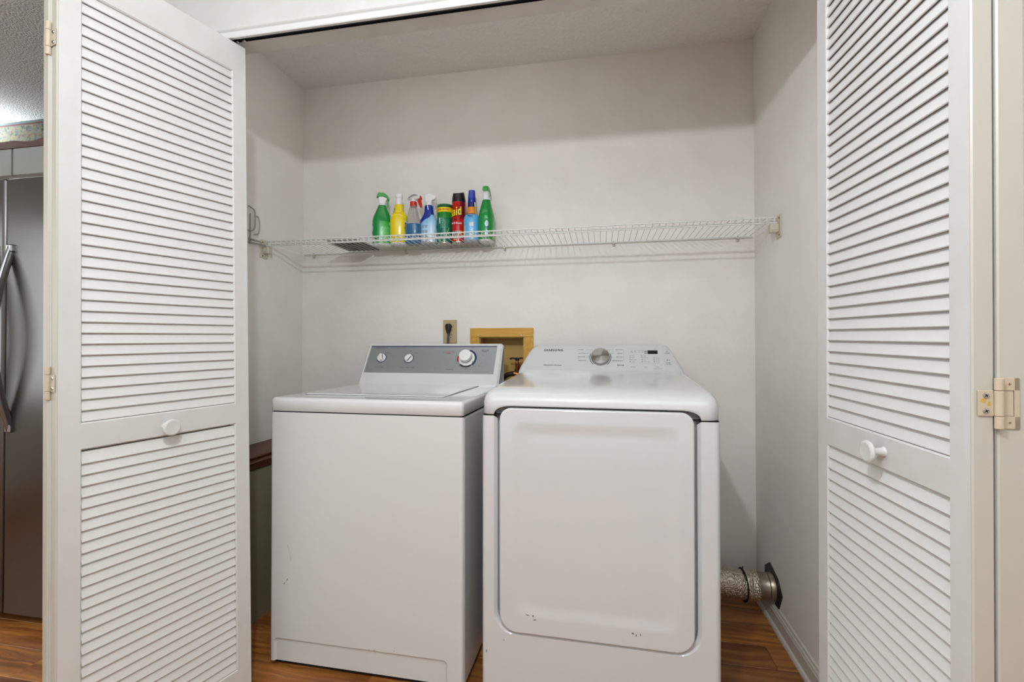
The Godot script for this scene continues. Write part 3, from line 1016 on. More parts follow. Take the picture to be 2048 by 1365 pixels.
# ------------------------------------------------------------------ dryer
func dryer():
	var d = thing("clothes_dryer", "white front-loading clothes dryer with rounded top and round steel dial, right of the washer", "clothes dryer", Vector3(1.538, 0, 0.4875), -0.021)
	var hw := 0.341
	var zf := 0.3575
	var zb := -0.3575
	var yt := 0.8738
	var r := 0.016
	# side shell
	var plan := []
	for k in 9:
		var a := PI / 2 - PI / 2 * k / 8.0
		plan.append(Vector2(hw - r + r * cos(a), zf - r + r * sin(a)))
	plan.append(Vector2(hw, zb))
	plan.append(Vector2(-hw, zb))
	for k in 9:
		var a := PI / 2 * k / 8.0
		plan.append(Vector2(-hw + r - r * cos(a), zf - r + r * sin(a)))
	var s := st()
	var g := gid()
	for j in plan.size() - 1:
		var p: Vector2 = plan[j]
		var q: Vector2 = plan[j + 1]
		quad_out(s, Vector3(p.x, 0.012, p.y), Vector3(q.x, 0.012, q.y), Vector3(q.x, yt, q.y), Vector3(p.x, yt, p.y), Vector3((p + q).x, 0, (p + q).y), g if (j < 8 or j > 10) else -1)
	quad_out(s, Vector3(-hw, yt, zf - r), Vector3(hw, yt, zf - r), Vector3(hw, yt, zb), Vector3(-hw, yt, zb), Vector3.UP)
	obj("cabinet", s, M.dryer_white, d)
	# front panel with the door's recess; door outline in panel coordinates
	var dx0 := -0.283
	var dx1 := 0.271
	var dy0 := 0.231
	var dy1 := 0.898
	var hole := door_outline(dx0 - 0.019, dx1 + 0.019, dy0 - 0.010, 1.0, 0.062, 0.02)
	# the hole runs out through the panel's top, under the cap
	var f := st()
	var xl := -hw + r
	var xr := hw - r
	var cut := []     # hole outline below the panel top, from upper left down, along, and up right
	for p in hole:
		if p.y <= yt: cut.append(p)
	cut.push_front(Vector2(dx0 - 0.019, yt))
	cut.append(Vector2(dx1 + 0.019, yt))
	var poly := [Vector2(xl, 0.012), Vector2(xr, 0.012), Vector2(xr, yt)]
	var rev := cut.duplicate()
	rev.reverse()
	poly.append_array(rev)
	poly.append(Vector2(xl, yt))
	flat_cap(f, poly, zf, Transform3D(), true)
	var g2 := gid()
	var cxm := (dx0 + dx1) / 2
	for j in cut.size() - 1:
		var a: Vector2 = cut[j]
		var b: Vector2 = cut[j + 1]
		var toc := Vector3(cxm - (a.x + b.x) / 2, 0.6 - (a.y + b.y) / 2, 0.0)
		var ia := shrink(a, cxm, 0.56, 0.009)
		var ib := shrink(b, cxm, 0.56, 0.009)
		quad_out(f, Vector3(a.x, a.y, zf), Vector3(b.x, b.y, zf), Vector3(ib.x, ib.y, zf - 0.010), Vector3(ia.x, ia.y, zf - 0.010), toc + Vector3(0, 0, 0.1), g2)
		quad_out(f, Vector3(ia.x, ia.y, zf - 0.010), Vector3(ib.x, ib.y, zf - 0.010), Vector3(ib.x, ib.y, zf - 0.03), Vector3(ia.x, ia.y, zf - 0.03), toc, gid())
	quad(f, Vector3(dx0 - 0.019, dy0 - 0.012, zf - 0.03), Vector3(dx1 + 0.019, dy0 - 0.012, zf - 0.03), Vector3(dx1 + 0.019, 0.90, zf - 0.03), Vector3(dx0 - 0.019, 0.90, zf - 0.03))
	box(f, Vector3(0, 0.905, zf - 0.045), Vector3(2 * hw - 0.07, 0.055, 0.03), 0.003)
	obj("front_panel", f, M.dryer_white, d)
	var gp := st()
	box(gp, Vector3(0, yt + 0.0016, -0.002), Vector3(2 * hw - 0.008, 0.0032, 2 * zf - 0.012))
	obj("dark_gap", gp, M.gap, d)
	obj("base_pan", box_of(Vector3(-hw + 0.015, 0.0, -zf + 0.015), Vector3(hw - 0.015, 0.015, zf - 0.03)), M.gap, d)
	# the cap
	obj("top_cap", dryer_cap(hw, zf, dx0, dx1), M.dryer_white, d)
	# door: rounded slab with a shallow pressed field
	var o := door_outline(dx0, dx1, dy0, dy1, 0.052, 0.034)
	var ds := st()
	var zd := zf + 0.008
	var n := o.size()
	var rings := []
	rings.append(lift(inset(o, 0.001), zf - 0.022, Transform3D()))
	rings.append(lift(o, zf - 0.018, Transform3D()))
	rings.append(lift(o, zd - 0.004, Transform3D()))
	rings.append(lift(inset(o, 0.0012), zd - 0.0012, Transform3D()))
	rings.append(lift(inset(o, 0.004), zd, Transform3D()))
	var ga := gid()
	var gb := gid()
	var gl := [ga, ga, ga, ga, gb]
	var fl := []
	for q in [[0.036, 0.0], [0.040, -0.0001], [0.047, -0.0009], [0.056, -0.0027], [0.065, -0.0044], [0.072, -0.0050], [0.078, -0.0051]]:
		fl = door_field(o, dx0, dx1, dy0, dy1, q[0], q[0] + 0.008)
		rings.append(lift(fl, zd + q[1], Transform3D()))
		gl.append(gb)
	loft(ds, rings, false, false, gl)
	flat_cap(ds, fl, zd - 0.0051, Transform3D(), true)
	var dr := obj("door", ds, M.dryer_white, d)
	dr.set_meta("label", "large rounded door with a pressed field")
	marks(d, [[-0.198, 0.289, 0.012, 0.0025, -0.4], [-0.181, 0.288, 0.004, 0.0055, 0.2], [-0.176, 0.277, 0.010, 0.003, 0.1], [0.104, 0.2725, 0.006, 0.006, 0.3], [0.113, 0.268, 0.003, 0.008, 0.0], [0.125, 0.271, 0.003, 0.007, 0.3]], zd + 0.0002, M.scuff)
	marks(d, [[-0.271, 0.202, 0.003, 0.004, 0.4], [-0.325, 0.162, 0.0028, 0.011, 0.1]], zf + 0.0002, M.scuff)
	dryer_console(d)

func shrink(p: Vector2, cx: float, cy: float, by: float) -> Vector2:
	var v := Vector2(cx, cy) - p
	var q := p
	q.x += clampf(v.x * 20.0, -by, by) if absf(v.x) > 0.2 else 0.0
	q.y += clampf(v.y * 20.0, -by, by) if absf(v.y) > 0.27 else 0.0
	return q

# from upper left, down, along the bottom and up the right, then the top corners (counter-clockwise)
func door_outline(x0: float, x1: float, y0: float, y1: float, rb: float, rt: float) -> Array:
	var out := []
	var seg := 10
	for k in seg + 1:
		var a := PI / 2 + PI / 2 * k / seg
		out.append(Vector2(x0 + rt + rt * cos(a), y1 - rt + rt * sin(a)))
	for k in seg + 1:
		var a := PI + PI / 2 * k / seg
		out.append(Vector2(x0 + rb + rb * cos(a), y0 + rb + rb * sin(a)))
	for k in seg + 1:
		var a := 1.5 * PI + PI / 2 * k / seg
		out.append(Vector2(x1 - rb + rb * cos(a), y0 + rb + rb * sin(a)))
	for k in seg + 1:
		var a := PI / 2 * k / seg
		out.append(Vector2(x1 - rt + rt * cos(a), y1 - rt + rt * sin(a)))
	return out

func door_field(o: Array, x0: float, x1: float, y0: float, y1: float, mx: float, my: float) -> Array:
	return door_outline(x0 + mx, x1 - mx, y0 + my + 0.004, y1 - my + 0.006, 0.034, 0.03)

func dryer_cap(hw: float, zf: float, dx0: float, dx1: float) -> SurfaceTool:
	# profile: (depth behind the front, height)
	var prof := [Vector2(0.0, 0.908), Vector2(0.0015, 0.918), Vector2(0.006, 0.929), Vector2(0.014, 0.939), Vector2(0.026, 0.947), Vector2(0.044, 0.9525), Vector2(0.08, 0.956), Vector2(0.18, 0.961), Vector2(0.32, 0.968), Vector2(0.46, 0.974), Vector2(0.60, 0.979), Vector2(0.70, 0.982)]
	var nrm := []
	for i in prof.size():
		var t: Vector2 = (prof[mini(i + 1, prof.size() - 1)] - prof[maxi(i - 1, 0)]).normalized()
		nrm.append(Vector2(t.y, -t.x))    # inwards: backwards and down
	var cols := []      # [x, drop, lower edge]
	var r := 0.034
	var half := []
	for k in 9:
		var a := PI / 2 * k / 8.0
		half.append([hw - r + r * cos(a), r * (1.0 - sin(a))])
	for q in half: cols.append([-q[0], q[1]])
	for x in [dx0 - 0.020, dx0 - 0.015, dx0 - 0.008, dx0 + 0.0, dx0 + 0.010, dx0 + 0.022, dx0 + 0.034]: cols.append([x, 0.0])
	for k in 9: cols.append([lerpf(dx0 + 0.06, dx1 - 0.06, k / 8.0), 0.0])
	for x in [dx1 - 0.034, dx1 - 0.022, dx1 - 0.010, dx1, dx1 + 0.008, dx1 + 0.015, dx1 + 0.020]: cols.append([x, 0.0])
	half.reverse()
	for q in half: cols.append([q[0], q[1]])
	var low := func(x: float) -> float:
		# seam height, rising in a quarter round over the door
		var e := minf(x - (dx0 - 0.020), (dx1 + 0.020) - x)
		if e <= 0.0: return 0.8765
		var f := clampf(e / 0.052, 0.0, 1.0)
		return 0.8765 + 0.0265 * sqrt(1.0 - (1.0 - f) * (1.0 - f))
	var grid := []
	for c in cols:
		var col := []
		var lo: float = low.call(c[0])
		col.append(Vector3(c[0], lo + 0.004, zf - c[1] - 0.028))
		col.append(Vector3(c[0], lo + 0.003, zf - c[1] - 0.008))
		col.append(Vector3(c[0], lo + 0.0005, zf - c[1] - 0.0015))
		col.append(Vector3(c[0], lo + 0.0018, zf - c[1]))
		for i in prof.size():
			var p: Vector2 = prof[i] + nrm[i] * c[1]
			col.append(Vector3(c[0], maxf(p.y, lo + 0.003 + 0.0005 * i), zf - p.x))
		grid.append(col)
	var s := st()
	var g := gid()
	for i in grid.size() - 1:
		for j in grid[0].size() - 1:
			quad(s, grid[i][j], grid[i + 1][j], grid[i + 1][j + 1], grid[i][j + 1], g)
	# side walls
	for e in [0, grid.size() - 1]:
		var col: Array = grid[e]
		for j in range(3, col.size() - 1):
			var a: Vector3 = col[j]
			var b: Vector3 = col[j + 1]
			quad_out(s, a, b, Vector3(b.x, 0.8765, b.z), Vector3(a.x, 0.8765, a.z), Vector3(a.x, 0, 0), g)
	return s

func dryer_console(d: Node3D):
	# face plane: from (z -0.2675, y 0.972) at its foot to (z -0.3375, y 1.09)
	var A := Vector3(-0.008, 0.972, -0.2655)
	var B := Vector3(-0.008, 1.091, -0.3365)
	var up := (B - A).normalized()
	var nn := Vector3.RIGHT.cross(up).normalized()
	var face := Basis(Vector3.RIGHT, up, nn)
	var ol := [Vector2(-0.343, -0.012), Vector2(0.343, -0.012), Vector2(0.3425, 0.008), Vector2(0.336, 0.030), Vector2(0.322, 0.062), Vector2(0.309, 0.090), Vector2(0.299, 0.110), Vector2(0.289, 0.124), Vector2(0.276, 0.133), Vector2(0.258, 0.1375), Vector2(0.12, 0.1392),
		Vector2(-0.12, 0.1392), Vector2(-0.258, 0.1375), Vector2(-0.276, 0.133), Vector2(-0.289, 0.124), Vector2(-0.299, 0.110), Vector2(-0.309, 0.090), Vector2(-0.322, 0.062), Vector2(-0.336, 0.030), Vector2(-0.3425, 0.008)]
	var fx := Transform3D(face, A)
	var s := st()
	var r0 := []
	var r1 := []
	var r2 := []
	var r3 := []
	var i0 := inset(ol, 0.016)
	var i1 := inset(ol, 0.005)
	for k in ol.size():
		r3.append(fx * Vector3(i0[k].x, i0[k].y, 0))
		r2.append(fx * Vector3(i1[k].x, i1[k].y, -0.002))
		r1.append(fx * Vector3(ol[k].x, ol[k].y, -0.009))
		var bk: Vector3 = fx * Vector3(ol[k].x, ol[k].y, 0)
		bk.z = minf(-0.352, bk.z - 0.012)
		r0.append(bk)
	loft(s, [r0, r1, r2, r3], true, true)
	var c := obj("console", s, M.dryer_white, d)
	var P := func(x: float, y: float, k := 0.0) -> Vector3: return A + up * y + nn * k + Vector3(x - A.x - 1.5303, 0, 0)
	var fy := func(y: float) -> float: return (y - 0.972) / up.y
	# printing: positions given by world x and height
	lettering("SAMSUNG", 0.0115, M.ink, c, P.call(1.3275, fy.call(1.0655)), face, true, 1.13)
	lettering("Moisture Sensor", 0.0058, M.ink, c, P.call(1.327, fy.call(1.0015)), face, true, 1.25)
	var lx := [["NORMAL", 1.446], ["HEAVY DUTY", 1.4535], ["DELICATES", 1.4505], ["PERM PRESS", 1.4535]]
	var rx := [["QUICK DRY", 1.6085], ["TIME DRY", 1.6105], ["AIR FLUFF", 1.6095], ["WRINKLE RELEASE", 1.6005]]
	for i in 4:
		var y: float = fy.call(1.0675 - 0.0152 * i)
		lettering(lx[i][0], 0.0046, M.grey_ink, c, P.call(lx[i][1], y), face, true, 0.95)
		lettering(rx[i][0], 0.0046, M.grey_ink, c, P.call(rx[i][1], y), face, true, 0.84)
	for i in 3:
		var ln := st()
		box(ln, Vector3(0, 0, 0.0002), Vector3(0.022 + (0.008 if i == 0 else 0.0), 0.0006, 0.0003), 0.0, Transform3D(face, P.call(1.481 + (0.003 if i == 0 else 0.0), fy.call(1.0675 - 0.0152 * i))))
		obj("printed_line", ln, M.grey_ink, c)
		ln = st()
		box(ln, Vector3(0, 0, 0.0002), Vector3(0.024 + (0.008 if i == 0 else 0.0), 0.0006, 0.0003), 0.0, Transform3D(face, P.call(1.576 - (0.003 if i == 0 else 0.0), fy.call(1.0675 - 0.0152 * i))))
		obj("printed_line", ln, M.grey_ink, c)
	var lv := st()
	box(lv, Vector3(0, 0, 0.0002), Vector3(0.0005, 0.058, 0.0003), 0.0, Transform3D(face, P.call(1.6265, fy.call(1.046))))
	obj("printed_line", lv, M.grey_ink, c)
	var badge := st()
	box(badge, Vector3(0, 0, 0.0003), Vector3(0.027, 0.0058, 0.0006), 0.0, Transform3D(face, P.call(1.6135, fy.call(1.003))))
	obj("badge", badge, M.grey_ink, c)
	lettering("SENSOR", 0.0034, M.plastic_white, c, P.call(1.6135, fy.call(1.003), 0.0007), face, true, 1.2)
	# dial
	var dxf := Transform3D(face * Basis(Vector3.RIGHT, PI / 2), P.call(1.5300, fy.call(1.0350)))
	var dk := st()
	lathe(dk, [Vector2(0.0395, 0.0), Vector2(0.0388, 0.012), Vector2(0.0375, 0.0155)], 56, dxf, true, false)
	var db := obj("dial", dk, mat("dial_side", Color(0.66, 0.65, 0.63), 0.3, 1.0), c)
	db.set_meta("label", "round brushed steel dial")
	var fc := st()
	var n := 72
	var gg := gid()
	for j in n:      # turned face in fine wedges so that the grain runs round the centre
		var a0 := TAU * j / n
		var a1 := TAU * (j + 1) / n
		var lf := 0.0155 + 0.0
		tri(fc, dxf * Vector3(0, lf + 0.0006, 0), dxf * Vector3(0.0375 * cos(a0), lf, -0.0375 * sin(a0)), dxf * Vector3(0.0375 * cos(a1), lf, -0.0375 * sin(a1)), gg, Vector2(0.5, 0.5), Vector2(0.5 + 0.5 * cos(a0), 0.5 + 0.5 * sin(a0)), Vector2(0.5 + 0.5 * cos(a1), 0.5 + 0.5 * sin(a1)))
	obj("dial_face", fc, turned_steel(), db)
	var pt := st()
	box(pt, Vector3(0.0012, 0.0, 0.0166), Vector3(0.003, 0.060, 0.0022), 0.0006, Transform3D(face * Basis(Vector3.BACK, -0.42), P.call(1.5300, fy.call(1.0350))))
	obj("dial_ridge", pt, M.chrome, db)
	for q in [[2.75, 4.0], [5.42, 6.67]]:
		var arc := st()
		var pl := []
		for k in 15: pl.append(Vector2(0.0455, 0).rotated(q[0] + (q[1] - q[0]) * k / 14.0))
		for k in 15: pl.append(Vector2(0.0432, 0).rotated(q[1] - (q[1] - q[0]) * k / 14.0))
		prism(arc, pl, 0.0, 0.0005, 0.0, Transform3D(face, P.call(1.5300, fy.call(1.0350))))
		obj("dial_arc", arc, M.ink, c)
	# display
	var dp := st()
	prism(dp, rrect(0.0405, 0.0165, 0.0015, 3), 0.0, 0.0008, 0.0, Transform3D(face, P.call(1.7455, fy.call(1.0575))))
	obj("display", dp, M.black, c)
	outline(c, face, P.call(1.7075, fy.call(1.0580)), 0.119, 0.0205, 0.003)
	for q in [["Sensing", 1.6595], ["Drying", 1.675], ["Cool", 1.691], ["Iron", 1.7055]]:
		lettering(q[0], 0.0027, M.grey_ink, c, P.call(q[1], fy.call(1.0580)), face, false, 1.0)
		dot(c, face, P.call(q[1], fy.call(1.0625)), 0.0014)
	for y in [1.0615, 1.054]:
		for x in [1.715, 1.720]: dot(c, face, P.call(x, fy.call(y)), 0.0021)
	lettering("Time", 0.0027, M.grey_ink, c, P.call(1.757, fy.call(1.071)), face, false, 1.2)
	var colms := [[1.654, ["Very", "More", "Normal", "Less"], 0], [1.702, ["High", "Medium", "Low", "Extra Low"], 0], [1.7505, ["60 min", "40 min", "30 min"], 1]]
	for q in colms:
		for i in q[1].size():
			var y: float = fy.call(1.0418 - 0.0080 * (i + q[2]))
			dot(c, face, P.call(q[0], y), 0.0017)
			var tl: String = q[1][i]
			lettering(tl, 0.0040, M.grey_ink, c, P.call(q[0] + 0.006 + 0.0013 * tl.length(), y), face, false, 1.0)
	for q in [[1.6655, "Dryness"], [1.7145, "Temp."], [1.762, "Time"]]:
		outline(c, face, P.call(q[0], fy.call(1.0055)), 0.0275, 0.0150, 0.0045)
		lettering(q[1], 0.0036, M.grey_ink, c, P.call(q[0], fy.call(0.9965)), face, false, 1.1)
	lettering("Wrinkle Prevent", 0.0032, M.grey_ink, c, P.call(1.7625, fy.call(0.9900)), face, false, 1.1)
	outline(c, face, P.call(1.803, fy.call(1.0580)), 0.028, 0.024, 0.004)
	outline(c, face, P.call(1.8065, fy.call(1.0165)), 0.0285, 0.040, 0.004)
	var pw := st()
	var rp := []
	for k in 13: rp.append(P.call(1.803, fy.call(1.0605), 0.0003) + face * (Vector3(sin(0.6 + 5.1 * k / 12.0), cos(0.6 + 5.1 * k / 12.0), 0) * 0.0034))
	tube(pw, rp, 0.0005, 5)
	tube(pw, [P.call(1.803, fy.call(1.0605), 0.0003), P.call(1.803, fy.call(1.0645), 0.0003)], 0.0005, 5)
	obj("power_symbol", pw, M.grey_ink, c)
	lettering("POWER", 0.0044, M.grey_ink, c, P.call(1.803, fy.call(1.0530)), face, true, 1.0)
	var ps := st()
	prism(ps, [Vector2(-0.0055, -0.004), Vector2(-0.0005, 0.0), Vector2(-0.0055, 0.004)], 0.0, 0.0004, 0.0, Transform3D(face, P.call(1.8065, fy.call(1.0250))))
	for x in [0.0025, 0.0055]: box(ps, Vector3(x, 0, 0.0002), Vector3(0.0013, 0.008, 0.0004), 0.0, Transform3D(face, P.call(1.8065, fy.call(1.0250))))
	obj("start_symbol", ps, M.grey_ink, c)
	lettering("START", 0.0046, M.grey_ink, c, P.call(1.8065, fy.call(1.0150)), face, true, 1.0)
	lettering("PAUSE", 0.0046, M.grey_ink, c, P.call(1.8065, fy.call(1.0085)), face, true, 1.0)

func dot(parent, face: Basis, at: Vector3, r: float):
	var s := st()
	prism(s, rrect(r * 2, r * 2, r * 0.7, 2), 0.0, 0.0004, 0.0, Transform3D(face, at))
	obj("indicator", s, M.ink, parent)

func outline(parent, face: Basis, at: Vector3, w: float, h: float, r: float):
	var s := st()
	var a := rrect(w, h, r, 4)
	var b := rrect(w - 0.0011, h - 0.0011, r - 0.0005, 4)
	var xf := Transform3D(face, at)
	for j in a.size():
		var k := (j + 1) % a.size()
		quad(s, xf * Vector3(a[j].x, a[j].y, 0.0003), xf * Vector3(a[k].x, a[k].y, 0.0003), xf * Vector3(b[k].x, b[k].y, 0.0003), xf * Vector3(b[j].x, b[j].y, 0.0003))
	obj("button", s, mat("outline_grey", Color(0.66, 0.66, 0.66), 0.6) if not M.has("outline_grey") else M.outline_grey, parent)

func turned_steel() -> StandardMaterial3D:
	var n := 256
	var im := Image.create(n, n, false, Image.FORMAT_RGB8)
	for y in n:
		for x in n:
			var v := Vector2(x - n / 2.0, y - n / 2.0)
			var r := v.length()
			var t := v.angle()
			# normals of fine concentric grooves
			var w := 0.22 * sin(r * 1.9) + 0.12 * sin(r * 0.83 + 1.0)
			var nx := cos(t) * w
			var ny := sin(t) * w
			im.set_pixel(x, y, Color(0.5 + nx * 0.5, 0.5 - ny * 0.5, 1.0))
	var m := mat("turned_steel", Color(0.68, 0.67, 0.65), 0.22, 1.0)
	m.normal_enabled = true
	m.normal_texture = ImageTexture.create_from_image(im)
	m.anisotropy_enabled = true
	m.anisotropy = 0.8
	return m

# ------------------------------------------------------------------ wire shelf
func shelf():
	var y := 1.567
	var s0 = thing("wire_shelf", "long white wire shelf across the closet's back wall", "shelf", Vector3(W / 2, y, 0.15))
	var x0 := -W / 2 + 0.012
	var x1 := W / 2 - 0.012
	for q in [[-0.003, -0.138, 0.0030, "back_rail"], [-0.0028, 0.116, 0.0026, "middle_rail"], [0.003, 0.155, 0.0030, "front_rail"], [-0.0175, 0.157, 0.0030, "front_rail"]]:
		var s := st()
		tube(s, [Vector3(x0, q[0] - 0.001, q[1]), Vector3(x1, q[0] - 0.001, q[1])], q[2], 8)
		obj(q[3], s, M.wire_white, s0)
	var ws := st()
	tube(ws, [Vector3(0, 0.0012, -0.141), Vector3(0, 0.0012, 0.148), Vector3(0, 0.0010, 0.1545), Vector3(0, -0.0012, 0.1585), Vector3(0, -0.005, 0.1596), Vector3(0, -0.0205, 0.1600)], 0.00135, 6)
	var wm := done(ws)
	var n := 85
	for i in n:
		obj("wire", wm, M.wire_white, s0, Transform3D(Basis(), Vector3(x0 + 0.010 + (x1 - x0 - 0.02) * i / (n - 1), 0, 0)))
	for x in [0.07, 0.584, 1.09, 1.605, 2.14]:
		var c := st()
		box(c, Vector3(x - W / 2, -0.010, -0.1445), Vector3(0.010, 0.024, 0.010), 0.003)
		lathe(c, [Vector2(0.0055, 0), Vector2(0.0065, 0.004), Vector2(0.005, 0.010)], 12, Transform3D(Basis(Vector3.RIGHT, PI / 2), Vector3(x - W / 2, -0.0085, -0.1425)))
		var co := obj("wall_clip", c, M.clip, s0)
		var sc := st()
		lathe(sc, [Vector2(0.0022, 0), Vector2(0.002, 0.001)], 10, Transform3D(Basis(Vector3.RIGHT, PI / 2), Vector3(x - W / 2, 0.000, -0.139)))
		obj("screw", sc, M.ink, co)
	for side in [-1.0, 1.0]:
		var b = thing("shelf_bracket", "white plastic end bracket holding the shelf's left end" if side < 0 else "cream plastic end bracket holding the shelf's right end", "bracket", Vector3(0.0 if side < 0 else W, y - 0.03, 0.285))
		var p := st()
		var poly := rrect(0.052, 0.088, 0.008, 4, 0.0, 0.0)
		prism(p, poly, 0.0, 0.004, 0.0012, Transform3D(Basis(Vector3(0, 0, side), Vector3(0, 1, 0), Vector3(-side, 0, 0)), Vector3(0, 0, 0.010)), true)
		obj("plate", p, M.clip, b)
		var sd := st()
		box(sd, Vector3(-side * 0.019, -0.006, 0.008), Vector3(0.031, 0.034, 0.030), 0.003)
		box(sd, Vector3(-side * 0.019, -0.014, 0.0235), Vector3(0.029, 0.002, 0.003), 0.0005)
		obj("saddle", sd, M.clip, b)
		for q in [[0.030, 0.022], [-0.034, 0.022]]:
			var sc := st()
			lathe(sc, [Vector2(0.0035, 0), Vector2(0.003, 0.0015)], 12, Transform3D(Basis(Vector3.BACK, PI / 2 * side), Vector3(-side * 0.0045, q[0], q[1])))
			obj("screw", sc, M.rust, b)
	# flat grey packet
	var pk = thing("flat_packet", "flat grey printed packet lying on the shelf left of the green bottle", "packet", Vector3(0.365, y + 0.0034, 0.128))
	var pb := st()
	box(pb, Vector3(0, 0.004, 0), Vector3(0.165, 0.008, 0.222), 0.002, Transform3D(Basis(Vector3.UP, 0.02), Vector3.ZERO))
	obj("sleeve", pb, M.cardboard, pk)
	var pr := st()
	box(pr, Vector3(0.02, -0.0002, 0.045), Vector3(0.05, 0.0006, 0.012), 0.0)
	box(pr, Vector3(-0.03, -0.0002, -0.06), Vector3(0.03, 0.0006, 0.02), 0.0)
	obj("print", pr, M.matte_black, pk)

# ------------------------------------------------------------------ bottles
func body(called: String, secs: Array, m, parent, e := 2.6, n := 40, cap0 := true, cap1 := true) -> MeshInstance3D:
	var rings := []
	var prof := []
	var vs := []
	var y1: float = secs[-1][0]
	for q in secs:
		rings.append(oval(q[0], q[1], q[2], n, q[3] if q.size() > 3 else e))
		prof.append(Vector2(q[1], q[0]))
		vs.append(1.0 - q[0] / y1)
	var s := st()
	loft(s, rings, cap0, cap1, bands(prof, 40.0), true, vs)
	return obj(called, s, m, parent)

# side outline (forward, up) of a sprayer part given a thickness, chamfered; facing +x of the bottle
func side_cut(called: String, pts: Array, th: float, m, parent, b := 0.002):
	var s := st()
	var poly := []
	for p in pts: poly.append(Vector2(p[0], p[1]))
	var ar := 0.0
	for i in poly.size(): ar += poly[i].cross(poly[(i + 1) % poly.size()])
	if ar < 0: poly.reverse()
	prism(s, poly, -th / 2, th / 2, b, Transform3D(), false)
	return obj(called, s, m, parent)

# picture of a label wrapped round a bottle: w x h pixels, u runs counter-clockwise from +x, v from the top
func label_mat(called: String, w: int, h: int, paint: Callable, rough := 0.28) -> StandardMaterial3D:
	var im := Image.create(w, h, false, Image.FORMAT_RGB8)
	for y in h:
		for x in w:
			im.set_pixel(x, y, paint.call(float(x) / w, float(y) / h))
	var m := mat(called, Color.WHITE, rough)
	m.albedo_texture = ImageTexture.create_from_image(im)
	return m

func stripes(u: float, v: float, base: Color, ink: Color, u0: float, u1: float, v0: float, v1: float, lines: int) -> Color:
	if u > u0 and u < u1 and v > v0 and v < v1:
		var f := (v - v0) / (v1 - v0) * lines
		var k := int(f)
		if f - k < 0.45 and (u - u0) / (u1 - u0) < 0.55 + 0.45 * absf(sin(k * 12.9898)) and sin(u * 900.0 + k * 7.0) > -0.75: return ink
	return base

func inside(u: float, v: float, cu: float, cv: float, ru: float, rv: float) -> bool:
	return pow((u - cu) / ru, 2) + pow((v - cv) / rv, 2) < 1.0

